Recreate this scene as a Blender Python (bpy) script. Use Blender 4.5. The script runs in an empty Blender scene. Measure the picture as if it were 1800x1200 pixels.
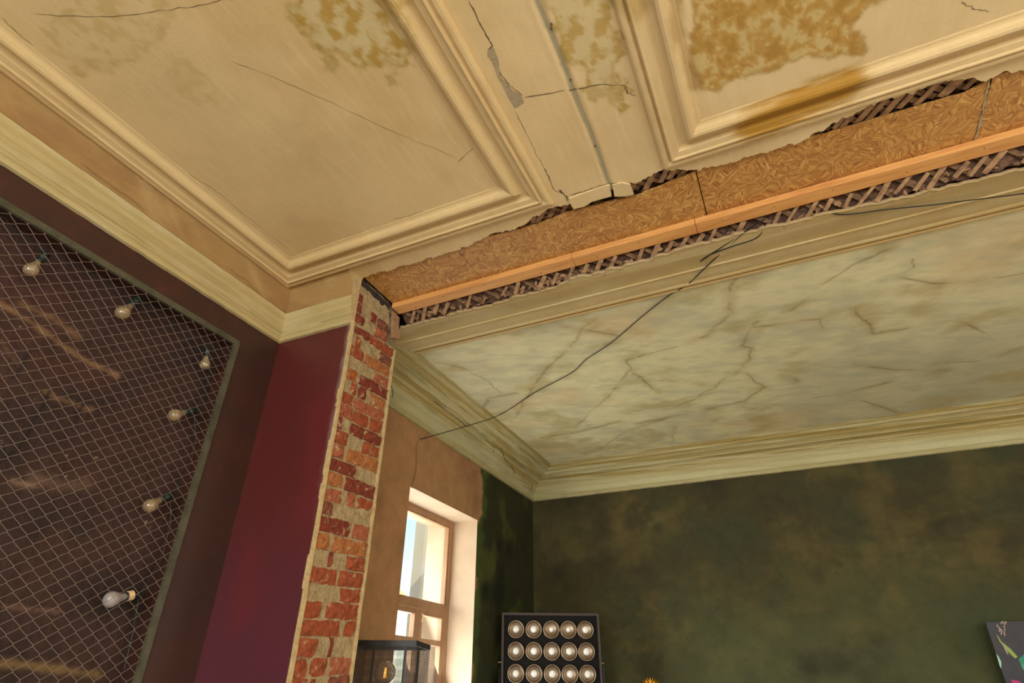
import bpy, bmesh, math, random
import numpy as np
from mathutils import Vector, Matrix
random.seed(7); RNG = np.random.RandomState(11)
S = bpy.context.scene
COL = S.collection

# ---------------------------------------------------------------- camera
CR = (0.90799115, 0.41890277, 0.00851673)
CU = (0.2097181, -0.47198317, 0.8563003)
CD = (-0.36272632, 0.77572698, 0.51640804)
CP = np.array([0, 0, 1.6]); FPX = 1019.293
cam = bpy.data.cameras.new('camera'); co = bpy.data.objects.new('camera', cam); COL.objects.link(co)
co.matrix_world = Matrix(((CR[0], CU[0], -CD[0], 0), (CR[1], CU[1], -CD[1], 0), (CR[2], CU[2], -CD[2], 1.6), (0, 0, 0, 1)))
cam.sensor_width = 36; cam.lens = FPX / 1800 * 36; cam.clip_start = 0.05; cam.clip_end = 300
S.camera = co
def ray(x, y):
    return np.array(CD) + (x - 900) / FPX * np.array(CR) - (y - 600) / FPX * np.array(CU)
def at(x, y, ax, val):                       # point seen at a pixel, on the plane axis = val
    v = ray(x, y); return CP + (val - CP[ax]) / v[ax] * v
def dist_at(x, y, t): return CP + ray(x, y) * t

# ---------------------------------------------------------------- light
W = bpy.data.worlds.new('world'); S.world = W; W.use_nodes = True
nt = W.node_tree; bg = nt.nodes['Background']
sky = nt.nodes.new('ShaderNodeTexSky'); sky.sky_type = 'NISHITA'; sky.sun_disc = False
sky.sun_elevation = math.radians(42); sky.sun_rotation = math.radians(100)
nt.links.new(sky.outputs[0], bg.inputs[0]); bg.inputs[1].default_value = 0.38
sun = bpy.data.lights.new('sun', 'SUN'); sun.energy = 6.0; sun.angle = 0.01; sun.color = (1, .95, .84)
so = bpy.data.objects.new('sun', sun); COL.objects.link(so)
so.rotation_euler = Vector((-.80, .18, -.78)).to_track_quat('-Z', 'Y').to_euler()
def area(name, loc, aim, sx, sy, e, c):
    l = bpy.data.lights.new(name, 'AREA'); l.shape = 'RECTANGLE'; l.size = sx; l.size_y = sy; l.energy = e; l.color = c
    o = bpy.data.objects.new(name, l); COL.objects.link(o); o.location = loc
    o.rotation_euler = Vector(aim).to_track_quat('-Z', 'Y').to_euler(); return o
# daylight through the windows behind and to the right of the camera
for k, x in enumerate((-1.0, 1.2, 3.4)):
    area('daylight_front', (x, -3.42, 1.9), (0, 1, .32), 1.3, 2.2, 108, (.93, .985, .99))
area('daylight_right', (4.92, -0.6, 2.0), (-1, 0, .25), 1.3, 2.2, 46, (.93, .985, .99))
area('daylight_right', (4.92, 4.6, 2.0), (-1, 0, -.1), 1.3, 2.2, 30, (.93, .985, .99))
area('daylight_window', (-3.34, 4.77, 2.0), (1, 0, .55), 1.1, 2.0, 56, (.95, .985, .95))
S.view_settings.view_transform = 'Standard'; S.view_settings.look = 'None'
S.view_settings.gamma = 1; S.view_settings.use_curve_mapping = False
S.view_settings.exposure = 0.06
S.cycles.use_denoising = True; S.cycles.max_bounces = 10; S.cycles.diffuse_bounces = 6; S.cycles.transparent_max_bounces = 16
S.cycles.sample_clamp_indirect = 6

# ---------------------------------------------------------------- helpers
def lin(c):
    if isinstance(c, str):
        c = [int(c[i:i + 2], 16) / 255 for i in (0, 2, 4)]
    return tuple(((v / 12.92) if v <= .04045 else ((v + .055) / 1.055) ** 2.4) for v in c)
def put(o, parent=None, name=None, **kw):
    if o.name not in COL.objects: COL.objects.link(o)
    if parent: o.parent = parent
    for k, v in kw.items(): o[k] = v
    return o
def empty(name, loc, rz=0, **kw):
    o = bpy.data.objects.new(name, None); o.empty_display_size = .05; o.location = loc; o.rotation_euler = (0, 0, rz)
    return put(o, **kw)
def mesh_obj(name, verts, faces, mat, parent=None, smooth=False, cols=None, **kw):
    me = bpy.data.meshes.new(name)
    me.from_pydata([tuple(map(float, v)) for v in verts], [], faces)
    if mat: me.materials.append(mat)
    if cols is not None:
        a = me.color_attributes.new('tint', 'FLOAT_COLOR', 'POINT')
        c4 = np.ones((len(verts), 4), np.float32); c4[:, :3] = cols
        a.data.foreach_set('color', c4.ravel())
    if smooth: me.polygons.foreach_set('use_smooth', [True] * len(me.polygons))
    me.update()
    return put(bpy.data.objects.new(name, me), parent, **kw)
class MB:
    def __init__(s): s.v = []; s.f = []
    def add(s, v, f):
        n = len(s.v); s.v += [tuple(p) for p in v]; s.f += [tuple(i + n for i in q) for q in f]
    def box(s, a, b, M=None):
        (x0, y0, z0), (x1, y1, z1) = a, b
        v = [(x, y, z) for z in (z0, z1) for y in (y0, y1) for x in (x0, x1)]
        if M: v = [tuple(M @ Vector(p)) for p in v]
        s.add(v, [(0, 2, 3, 1), (4, 5, 7, 6), (0, 1, 5, 4), (2, 6, 7, 3), (0, 4, 6, 2), (1, 3, 7, 5)])
    def tube(s, pts, r, n=6, closed=False, rr=None):
        pts = [Vector(p) for p in pts]; base = len(s.v); N = len(pts); up = None
        for i, p in enumerate(pts):
            a = pts[max(i - 1, 0)]; b = pts[min(i + 1, N - 1)]; t = (b - a).normalized()
            if up is None:
                up = t.orthogonal().normalized()
            else:
                up = (up - t * up.dot(t)).normalized()
            w = t.cross(up); R = rr[i] if rr else r
            for k in range(n):
                an = 2 * math.pi * k / n; s.v.append(tuple(p + up * (math.cos(an) * R) + w * (math.sin(an) * R)))
        for i in range(N - 1):
            for k in range(n):
                a = base + i * n + k; b = base + i * n + (k + 1) % n
                s.f.append((a, b, b + n, a + n))
        s.f.append(tuple(base + k for k in range(n))[::-1]); s.f.append(tuple(base + (N - 1) * n + k for k in range(n)))
    def lathe(s, prof, n=20, M=None):
        base = len(s.v)
        for (r, z) in prof:
            for k in range(n):
                an = 2 * math.pi * k / n; p = Vector((r * math.cos(an), r * math.sin(an), z))
                s.v.append(tuple(M @ p if M else p))
        for i in range(len(prof) - 1):
            for k in range(n):
                a = base + i * n + k; b = base + i * n + (k + 1) % n
                s.f.append((a, b, b + n, a + n))
        if prof[0][0] > 1e-4: s.f.append(tuple(base + k for k in range(n))[::-1])
        if prof[-1][0] > 1e-4: s.f.append(tuple(base + (len(prof) - 1) * n + k for k in range(n)))
    def build(s, name, mat, parent=None, smooth=False, **kw):
        return mesh_obj(name, s.v, s.f, mat, parent, smooth, **kw)
# numpy value noise
_L = RNG.rand(256, 256)
def vnoise(x, y):
    xi = np.floor(x).astype(int); yi = np.floor(y).astype(int); fx = x - xi; fy = y - yi
    fx = fx * fx * (3 - 2 * fx); fy = fy * fy * (3 - 2 * fy)
    g = lambda a, b: _L[(a) & 255, (b) & 255]
    return (g(xi, yi) * (1 - fx) + g(xi + 1, yi) * fx) * (1 - fy) + (g(xi, yi + 1) * (1 - fx) + g(xi + 1, yi + 1) * fx) * fy
def fbm(x, y, o=4):
    r = 0; a = .5; n = 0
    for k in range(o):
        r = r + a * vnoise(x * 2 ** k + 17.3 * k, y * 2 ** k + 9.1 * k); n += a; a *= .55
    return r / n
def sm(a, b, x):
    t = np.clip((x - a) / (b - a), 0, 1); return t * t * (3 - 2 * t)
def mixc(c, d, m): return c * (1 - m[:, None]) + np.array(lin(d) if isinstance(d, str) else d)[None, :] * m[:, None]
def seg_dist(x, y, pts):
    best = np.full(x.shape, 9.)
    for (ax, ay), (bx, by) in zip(pts[:-1], pts[1:]):
        dx, dy = bx - ax, by - ay; t = np.clip(((x - ax) * dx + (y - ay) * dy) / (dx * dx + dy * dy + 1e-9), 0, 1)
        best = np.minimum(best, np.hypot(x - ax - t * dx, y - ay - t * dy))
    return best
def interp(poly, x): return np.interp(x, [p[0] for p in poly], [p[1] for p in poly])

# ---------------------------------------------------------------- materials
def mat(name, col=None, rough=.8, attr=False, n1=None, n2=None, bump=None, metal=0, spec=.5, alpha=1, emit=None, coat=0):
    """col base colour, n1/n2 = (scale, colour, lo, hi, stretch) noise layers, bump = (scale, strength, dist)"""
    m = bpy.data.materials.new(name); m.use_nodes = True; t = m.node_tree; N = t.nodes; L = t.links
    b = N['Principled BSDF']; b.inputs['Roughness'].default_value = rough; b.inputs['Metallic'].default_value = metal
    b.inputs['Specular IOR Level'].default_value = spec; b.inputs['Coat Weight'].default_value = coat
    g = N.new('ShaderNodeNewGeometry')
    if attr:
        a = N.new('ShaderNodeAttribute'); a.attribute_name = 'tint'; cur = a.outputs['Color']
    else:
        r = N.new('ShaderNodeRGB'); r.outputs[0].default_value = (*(lin(col) if isinstance(col, str) else col), 1); cur = r.outputs[0]
    for lay in (n1, n2):
        if not lay: continue
        sc, c2, lo, hi, st = lay
        mp = N.new('ShaderNodeMapping'); mp.inputs['Scale'].default_value = st; L.new(g.outputs['Position'], mp.inputs[0])
        no = N.new('ShaderNodeTexNoise'); no.inputs['Scale'].default_value = sc; no.inputs['Detail'].default_value = 6; no.inputs['Roughness'].default_value = .65
        L.new(mp.outputs[0], no.inputs['Vector'])
        rp = N.new('ShaderNodeMapRange'); rp.inputs[1].default_value = lo; rp.inputs[2].default_value = hi; L.new(no.outputs[0], rp.inputs[0])
        mx = N.new('ShaderNodeMix'); mx.data_type = 'RGBA'; L.new(rp.outputs[0], mx.inputs['Factor']); L.new(cur, mx.inputs['A'])
        if attr and isinstance(c2, float):
            mm = N.new('ShaderNodeMix'); mm.data_type = 'RGBA'; mm.blend_type = 'MULTIPLY'; mm.inputs['Factor'].default_value = 1
            L.new(cur, mm.inputs['A']); mm.inputs['B'].default_value = (c2, c2, c2 * .97, 1); L.new(mm.outputs['Result'], mx.inputs['B'])
        else:
            mx.inputs['B'].default_value = (*(lin(c2) if isinstance(c2, str) else c2), 1)
        cur = mx.outputs['Result']
    L.new(cur, b.inputs['Base Color'])
    if bump:
        sc, st, di = bump
        no = N.new('ShaderNodeTexNoise'); no.inputs['Scale'].default_value = sc; no.inputs['Detail'].default_value = 5; L.new(g.outputs['Position'], no.inputs['Vector'])
        bp = N.new('ShaderNodeBump'); bp.inputs['Strength'].default_value = st; bp.inputs['Distance'].default_value = di
        L.new(no.outputs[0], bp.inputs['Height']); L.new(bp.outputs[0], b.inputs['Normal'])
    if emit:
        b.inputs['Emission Color'].default_value = (*emit[0], 1); b.inputs['Emission Strength'].default_value = emit[1]
    return m
U = (1, 1, 1)
M = {}
M['plaster'] = mat('old_plaster', attr=True, rough=.75, n1=(3, .90, .35, .75, U), n2=(40, .93, .4, .8, (1, .2, 1)), bump=(60, .10, .01))
M['marble'] = mat('painted_marbling', attr=True, rough=.6, n1=(12, .90, .4, .75, (.6, 1.8, 1)), n2=(4, 1.08, .45, .7, (1, 1.5, 1)), bump=(50, .06, .01))
M['wallpaint'] = mat('wall_paint', attr=True, rough=.75, spec=.22, n1=(7, .75, .4, .75, U), n2=(30, 1.35, .58, .78, (.7, 1, 1.6)), bump=(40, .08, .01))
M['burgundy'] = mat('burgundy_paint', attr=True, rough=.42, n1=(30, .93, .4, .7, (1, 1, .3)), bump=(120, .08, .004))
M['mortar'] = mat('lime_mortar', 'B09A70', .95, n1=(25, '8C7650', .4, .7, U), n2=(90, 'C9B78C', .55, .75, U), bump=(70, .8, .012))
M['sootmortar'] = mat('dirty_mortar', '8A765A', .95, n1=(12, '40352A', .45, .65, U), n2=(70, 'A08A68', .6, .75, U), bump=(70, .8, .012))
for n, c, c2 in (('red', '9E4E2A', '7E3819'), ('dark', '84361F', '5E2616'), ('orange', 'AC6C38', '8E5026'), ('pink', 'A66040', '8A4428'), ('brown', '84492F', '5E3426'), ('glaze', 'AE6024', '7E3412')):
    M['brick_' + n] = mat('brick_' + n, c, .9, n1=(28, c2, .4, .68, U), n2=(22, 'B09870', .57, .68, U), bump=(60, .7, .01))
M['lip'] = mat('plaster_lip', 'C8AE7C', .9, n1=(30, 'A8905F', .4, .7, U), bump=(80, .5, .006))
M['osb'] = None
M['batten'] = mat('pine_batten', 'DA9E58', .6, n1=(3, 'C27E3C', .45, .7, (1, 9, 9)), n2=(14, 'E2AE68', .5, .7, (.3, 8, 8)), bump=(60, .1, .004))
M['lath'] = mat('old_lath', 'AE8A62', .9, n1=(20, '6A4C34', .4, .7, U), bump=(80, .5, .005))
M['lathdark'] = mat('old_lath_dark', '8A6A48', .9, n1=(20, '4A3424', .4, .7, U), bump=(80, .5, .005))
M['clay'] = mat('clay_fill', '7C5C46', .95, n1=(30, '46322A', .4, .65, U), n2=(60, '9A7A56', .62, .75, U), bump=(50, 1, .02))
M['claypink'] = mat('broken_plaster', 'AE8862', .95, n1=(25, '8A6448', .4, .7, U), n2=(50, 'C4A67C', .6, .75, U), bump=(50, 1, .012))
M['crack'] = mat('crack_shadow', '67543A', 1)
M['chip'] = mat('bare_grey_plaster', 'AC9A78', .95, n1=(20, '97855F', .4, .7, U), bump=(60, .4, .006))
M['brownpaint'] = mat('brown_gloss_paint', '42241B', .5, n1=(2.2, '36221A', .35, .65, (1, 1, 2)), n2=(5, '542A1C', .55, .8, U), bump=(30, .06, .01))
M['niche'] = mat('dark_niche_paint', attr=True, rough=.75, n1=(8, .7, .35, .7, U), bump=(28, .5, .015))
M['steelangle'] = mat('grey_green_steel', '565340', .5, n1=(12, '3C3A2A', .4, .7, U), bump=(60, .1, .003))
M['wire'] = mat('galvanised_wire', '8C7A6C', .5, metal=.1)
M['socket'] = mat('dark_green_bakelite', '1C2823', .35)
M['cable'] = mat('black_cable', '17140F', .5)
M['cablewhite'] = mat('pale_cable_clip', 'D8CFB4', .6)
M['tape'] = mat('cream_tape', 'E8C890', .7)
M['blacksteel'] = mat('black_steel', '1B1917', .45, n1=(14, '2C221D', .45, .7, U), bump=(60, .08, .003))
M['meshsteel'] = mat('dark_perforated_steel', '3A332A', .5)
M['panelface'] = mat('panel_face', '141210', .8, spec=.2, bump=(80, .06, .003))
M['rim'] = mat('brown_rim', '35241C', .55)
M['reflector'] = mat('brushed_reflector', '8E7C68', .3, metal=1)
M['opal'] = mat('opal_bulb', 'F2F0E8', .3)
M['bolt'] = mat('bright_bolt', 'C8C4B8', .25, metal=1)
M['gold'] = mat('gold_leaf', 'E0A838', .3, metal=1, bump=(40, .3, .01))
M['frameold'] = mat('window_paint_umber', 'A47E5C', .5, n1=(8, '8C6848', .4, .7, (1, 1, .3)), bump=(40, .15, .005))
M['reveal'] = mat('reveal_paint', 'C4AC92', .6, n1=(4, 'B49C82', .4, .8, U), bump=(50, .1, .005))
M['canvas'] = mat('charcoal_print', '36343C', .6, n1=(6, '3E3D40', .4, .7, U))
M['filament'] = mat('warm_filament', 'E0A040', .4, emit=(lin('FFB040'), 3.0))
M['facade'] = mat('cream_facade', 'E8DCC0', .8, n1=(2, 'E0D0AA', .4, .7, U))
M['facadewhite'] = mat('white_facade', 'D8D2C6', .8)
M['facadeorange'] = mat('ochre_facade', 'D8A060', .8)
M['plank'] = mat('sunlit_planks', 'CDB184', .7, n1=(6, 'B08A58', .55, .75, (1, 1, .2)))
M['ground'] = mat('pavement', 'B8A890', .9)
M['floorwood'] = mat('floor_boards', 'B8A48C', .55, n1=(3, 'A08C74', .4, .7, (1, 8, 1)))
M['white'] = mat('shell_plaster', 'D2B88C', .8)
def glassy(name, tint=(1, 1, 1), f=.12, dust=0):
    m = bpy.data.materials.new(name); m.use_nodes = True; N = m.node_tree.nodes; L = m.node_tree.links; N.remove(N['Principled BSDF'])
    tr = N.new('ShaderNodeBsdfTransparent'); tr.inputs[0].default_value = (*tint, 1)
    gl = N.new('ShaderNodeBsdfGlossy'); gl.inputs['Roughness'].default_value = .03
    lw = N.new('ShaderNodeLayerWeight'); lw.inputs[0].default_value = .35
    mr = N.new('ShaderNodeMapRange'); mr.inputs[3].default_value = f * .4; mr.inputs[4].default_value = f * 5; L.new(lw.outputs['Facing'], mr.inputs[0])
    mx = N.new('ShaderNodeMixShader'); L.new(mr.outputs[0], mx.inputs[0]); L.new(tr.outputs[0], mx.inputs[1]); L.new(gl.outputs[0], mx.inputs[2])
    if dust:
        di = N.new('ShaderNodeBsdfDiffuse'); di.inputs[0].default_value = (*lin('C8AE84'), 1); m2 = N.new('ShaderNodeMixShader'); m2.inputs[0].default_value = dust
        L.new(mx.outputs[0], m2.inputs[1]); L.new(di.outputs[0], m2.inputs[2]); mx = m2
    L.new(mx.outputs[0], N['Material Output'].inputs[0]); return m
M['pane'] = glassy('window_glass', (1, .99, .95), .05)
M['bulbglass'] = glassy('bulb_glass', (.97, .92, .8), .3, .34)
M['bulbdust'] = mat('frosted_dusty_glass', 'A49C98', .25, spec=.8)
def osb_mat():
    m = bpy.data.materials.new('strand_board'); m.use_nodes = True; t = m.node_tree; N = t.nodes; L = t.links
    b = N['Principled BSDF']; b.inputs['Roughness'].default_value = .6
    g = N.new('ShaderNodeNewGeometry'); cur = None
    outs = []
    for k in range(2):
        of_ = N.new('ShaderNodeVectorMath'); of_.operation = 'ADD'; L.new(g.outputs['Position'], of_.inputs[0]); of_.inputs[1].default_value = (k * 3.7, k * 1.3, 0)
        c_ = N.new('ShaderNodeTexVoronoi'); c_.inputs['Scale'].default_value = (17, 24)[k]; L.new(of_.outputs[0], c_.inputs['Vector'])
        sp = N.new('ShaderNodeSeparateColor'); L.new(c_.outputs['Color'], sp.inputs[0])
        an = N.new('ShaderNodeMath'); an.operation = 'MULTIPLY'; L.new(sp.outputs[0], an.inputs[0]); an.inputs[1].default_value = 3.14
        vr = N.new('ShaderNodeVectorRotate'); vr.rotation_type = 'Z_AXIS'; L.new(of_.outputs[0], vr.inputs['Vector']); L.new(an.outputs[0], vr.inputs['Angle'])
        mp = N.new('ShaderNodeMapping'); mp.inputs['Scale'].default_value = (9, 120, 1); L.new(vr.outputs[0], mp.inputs[0])
        v = N.new('ShaderNodeTexVoronoi'); v.inputs['Scale'].default_value = 1; L.new(mp.outputs[0], v.inputs['Vector'])
        m3 = N.new('ShaderNodeMapping'); m3.inputs['Scale'].default_value = (8, 220, 1); L.new(vr.outputs[0], m3.inputs[0])
        n3 = N.new('ShaderNodeTexNoise'); n3.inputs['Scale'].default_value = 1; n3.inputs['Detail'].default_value = 4; L.new(m3.outputs[0], n3.inputs['Vector'])
        b3 = N.new('ShaderNodeMix'); b3.data_type = 'RGBA'; b3.inputs['Factor'].default_value = .55; L.new(v.outputs['Color'], b3.inputs['A']); L.new(n3.outputs['Color'], b3.inputs['B']); outs.append((b3, sp))
    th = N.new('ShaderNodeMath'); th.operation = 'GREATER_THAN'; th.inputs[1].default_value = .5; L.new(outs[1][1].outputs[1], th.inputs[0])
    x2 = N.new('ShaderNodeMix'); x2.data_type = 'RGBA'; L.new(th.outputs[0], x2.inputs['Factor']); L.new(outs[0][0].outputs['Result'], x2.inputs['A']); L.new(outs[1][0].outputs['Result'], x2.inputs['B'])
    s2 = N.new('ShaderNodeSeparateColor'); L.new(x2.outputs['Result'], s2.inputs[0])
    cr = N.new('ShaderNodeValToRGB'); L.new(s2.outputs[0], cr.inputs[0])
    cr.color_ramp.elements[0].position = .15; cr.color_ramp.elements[0].color = (*lin('6E4420'), 1)
    cr.color_ramp.elements[1].position = .82; cr.color_ramp.elements[1].color = (*lin('DEB870'), 1)
    for p, c in ((.30, 'A26C32'), (.5, 'B68242'), (.68, 'CA9850')):
        e = cr.color_ramp.elements.new(p); e.color = (*lin(c), 1)
    L.new(cr.outputs[0], b.inputs['Base Color'])
    bp = N.new('ShaderNodeBump'); bp.inputs['Strength'].default_value = .15; bp.inputs['Distance'].default_value = .002
    L.new(s2.outputs[1], bp.inputs['Height']); L.new(bp.outputs[0], b.inputs['Normal'])
    return m
M['osb'] = osb_mat()

# ---------------------------------------------------------------- colour fields of the two ceilings
def P2(l, z=4.0): return [tuple(at(x, y, 2, z)[:2]) for x, y in l]
ST_OCHRE = P2([(1228, 165), (1330, 130), (1440, 100), (1510, 92), (1500, 40), (1540, 0), (1380, -60), (1215, -60), (1222, 60)])
def in_poly(x, y, P):
    c = np.zeros(x.shape, bool); n = len(P)
    for i in range(n):
        (ax, ay), (bx, by) = P[i], P[(i + 1) % n]
        c ^= ((ay > y) != (by > y)) & (x < (bx - ax) * (y - ay) / (by - ay + 1e-12) + ax)
    return c
def poly_sd(x, y, P):
    d = seg_dist(x, y, list(P) + [P[0]]); return np.where(in_poly(x, y, P), -d, d)
def blob(x, y, c, r, seed, rag=.5):
    """soft-edged ragged blotch, 1 inside; returns mask and edge band"""
    d = np.hypot((x - c[0]) / r[0], (y - c[1]) / r[1]) + (fbm(x * 14 + seed, y * 14 + seed, 4) - .5) * rag * 2
    return sm(1.08, .92, d), np.exp(-((d - .95) / .10) ** 2)
STAIN_A1 = P2([(605, 15)])[0]; STAIN_A2 = P2([(340, 145)])[0]; STAIN_A3 = P2([(200, 45)])[0]; STAIN_A4 = P2([(1020, 20)])[0]
MST = P2([(1325, 215), (1400, 180), (1480, 150)])
def ceil_a(x, y):
    n = fbm(x * 1.3 + 3, y * 1.3, 4); c = np.array(lin('DEC28C'))[None, :] * np.ones((len(x), 1))
    c = mixc(c, 'D4B47C', sm(.4, .7, n)); f = fbm(x * 60, y * 3, 3); c = mixc(c, 'E6CC98', sm(.55, .8, f) * .35)
    w = sm(.0, .5, (x + .8)) ; c = mixc(c, 'DEC89A', w * .4)
    c = mixc(c, 'C08E62', sm(.30, .0, np.hypot(x + 2.85, (y - 2.1) * .6)) * .35)  # corner shade put into the colour as a browner patch
    for ctr, r, s, k in ((STAIN_A1, (.21, .30), 1, 1.), (STAIN_A2, (.09, .13), 7, .22), (STAIN_A3, (.36, .13), 4, .38), (STAIN_A4, (.13, .48), 9, .8)):
        m, e = blob(x, y, ctr, r, s); q = fbm(x * 22 + s, y * 22, 5)
        c = mixc(c, 'CCBB86', m * .75 * k); c = mixc(c, 'B28C30', m * sm(.46, .62, q) * .85 * k); c = mixc(c, 'A8842E', e * .55 * k)
    d = poly_sd(x, y, ST_OCHRE) + (fbm(x * 16, y * 16, 4) - .5) * .10; m = sm(.015, -.015, d); q = fbm(x * 30 + 5, y * 30, 5)
    c = mixc(c, 'B88E3C', m * .92); c = mixc(c, 'CEB87C', m * sm(.50, .66, q) * .85); c = mixc(c, 'A27830', m * sm(.46, .34, q) * .6)
    c = mixc(c, 'B08040', m * sm(.55, .7, fbm(x * 3, y * 3, 3)) * .5)
    c = mixc(c, '9A7A36', np.exp(-(d / .012) ** 2) * .5)
    # brown runs along the mouldings of the right-hand panel
    dd = seg_dist(x, y, MST) + (fbm(x * 8, y * 30, 3) - .5) * .12; c = mixc(c, 'B08428', sm(.12, .03, dd) * sm(.25, .5, fbm(x * 5, y * 40, 3)) * .9)
    run = seg_dist(x, y, P2([(1180, -20), (1195, 60), (1215, 150)])) + (fbm(x * 14, y * 7, 4) - .5) * .13; c = mixc(c, '94702E', sm(.045, .0, run) * .7)
    run = seg_dist(x, y, P2([(1090, -10), (1130, 8)])) + (fbm(x * 14, y * 7, 4) - .5) * .1; c = mixc(c, 'A68A3C', sm(.06, .0, run) * .7)
    return c
def groove_col(x, y):
    c = ceil_a(x, y); gx = interp([(1.0, -.468), (2.0, -.478), (2.5, -.502)], y); d = np.abs(x - gx + (fbm(x * 3, y * 18, 2) - .5) * .012)
    c = mixc(c, '9A9070', sm(.017, .008, d) * .9); return c
VEINS = [P2(l) for l in (
    [(1040, 560), (1010, 600), (960, 650), (930, 690), (900, 740)], [(1098, 633), (1108, 650), (1060, 705), (1010, 750)],
    [(1108, 650), (1160, 690)], [(1310, 480), (1280, 512), (1285, 525), (1282, 550), (1240, 590), (1200, 606), (1100, 633)],
    [(1335, 565), (1325, 575), (1305, 608), (1320, 612), (1308, 645), (1285, 658), (1225, 700), (1170, 720)],
    [(1308, 655), (1343, 680), (1310, 705), (1225, 722), (1120, 745)], [(1325, 575), (1400, 565), (1440, 560), (1450, 577)],
    [(1505, 545), (1537, 587), (1600, 575), (1680, 560), (1745, 592)], [(1585, 488), (1640, 498), (1700, 495), (1800, 480)],
    [(760, 635), (810, 645), (850, 665), (880, 690)], [(1380, 665), (1378, 652), (1400, 670)], [(1520, 705), (1580, 725)],
    [(1430, 700), (1490, 690), (1560, 672)], [(950, 770), (1010, 760), (1090, 740)], [(1180, 785), (1185, 750)], [(1050, 790), (1110, 755), (1180, 730)],
    [(1640, 640), (1720, 635), (1800, 610)], [(1500, 640), (1570, 650), (1660, 650)], [(960, 560), (1000, 575), (1090, 590)], [(840, 735), (860, 700), (905, 690)],
    [(1600, 455), (1606, 470), (1590, 480)], [(1395, 545), (1440, 505), (1500, 465), (1560, 440)])]
def ceil_b(x, y):
    c = np.array(lin('DAD2A4'))[None, :] * np.ones((len(x), 1))
    n = fbm(x * 1.7 + 8, y * 1.7, 4); c = mixc(c, 'C8C29A', sm(.42, .7, n)); c = mixc(c, 'D2BA8A', sm(.42, .75, fbm(x * 1.3 + 20, y * 1.9, 4)) * .8)
    s = fbm(x * 4 + y * 3, y * 12 - x * 5, 5); c = mixc(c, 'B2B096', sm(.48, .72, s) * .4); c = mixc(c, 'DED4AA', sm(.5, .32, s) * .4)
    c = mixc(c, 'A4A48A', sm(.1, 2.5, x + .6) * sm(3.8, 5.6, y) * .5)  # far right greyer: fall-off of the window light mixed into the colour
    o = fbm(x * 2.6 + 31, y * 3.4 + 5, 5); c = mixc(c, 'AC9A60', sm(.55, .78, o) * .6)
    for i, v in enumerate(VEINS):
        j = (fbm(x * 9 + i, y * 9, 4) - .5) * .07; d = seg_dist(x + j, y + j * .7, v)
        fade = sm(.25, .5, fbm(x * 6 + i * 3, y * 6 + 2, 2))
        c = mixc(c, '9A8046', np.exp(-(d / .045) ** 2) * .34 * sm(.3, .6, fbm(x * 4 + i, y * 4, 3)))
        c = mixc(c, '6E5A2C', np.exp(-(d / .008) ** 2) * .55 * fade)
    return c
def trim_b(x, y, z, u):                     # u = distance across the moulding
    c = np.array(lin('BEAE78'))[None, :] * np.ones((len(x), 1))
    st = vnoise(u * 60, u * 0 + 3.3); c = mixc(c, 'B09C5E', sm(.35, .8, st) * .75)
    ln = vnoise(u * 95 + 7, u * 0 + 1.7); c = mixc(c, '84743C', sm(.58, .80, ln) * .8); c = mixc(c, 'D6CA9A', sm(.36, .15, ln) * .6)  # profile relief painted on: dark lines for shade, pale ones for highlights
    lo = fbm(x * 2 + u * 20, y * 2, 3); c = mixc(c, 'A88E48', sm(.5, .72, lo) * .7); c = mixc(c, 'C8C094', sm(.52, .35, lo) * .6)
    c = mixc(c, 'B89A50', sm(.08, .0, u) * .6)
    return c

# ---------------------------------------------------------------- generic surface grid
def surf(name, F, nu, nv, m, colf=None, parent=None, smooth=True, **kw):
    """F(u,v)->x,y,z arrays with u,v in 0..1"""
    u, v = np.meshgrid(np.linspace(0, 1, nu + 1), np.linspace(0, 1, nv + 1)); u = u.ravel(); v = v.ravel()
    x, y, z = F(u, v); x = x + 0 * u; y = y + 0 * u; z = z + 0 * u
    me = bpy.data.meshes.new(name); me.vertices.add(len(u)); me.vertices.foreach_set('co', np.stack([x, y, z], 1).astype(np.float32).ravel())
    i, j = np.meshgrid(np.arange(nu), np.arange(nv)); a = (j * (nu + 1) + i).ravel()
    q = np.stack([a, a + 1, a + nu + 2, a + nu + 1], 1).astype(np.int32)
    me.loops.add(q.size); me.polygons.add(len(q)); me.loops.foreach_set('vertex_index', q.ravel())
    me.polygons.foreach_set('loop_start', np.arange(0, q.size, 4, dtype=np.int32)); me.polygons.foreach_set('loop_total', np.full(len(q), 4, np.int32))
    me.update(calc_edges=True); me.polygons.foreach_set('use_smooth', [smooth] * len(q))
    if colf is not None:
        at_ = me.color_attributes.new('tint', 'FLOAT_COLOR', 'POINT'); c4 = np.ones((len(u), 4), np.float32); c4[:, :3] = colf(x, y, z) ; at_.data.foreach_set('color', c4.ravel())
    me.materials.append(m)
    return put(bpy.data.objects.new(name, me), parent, **kw)
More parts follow.
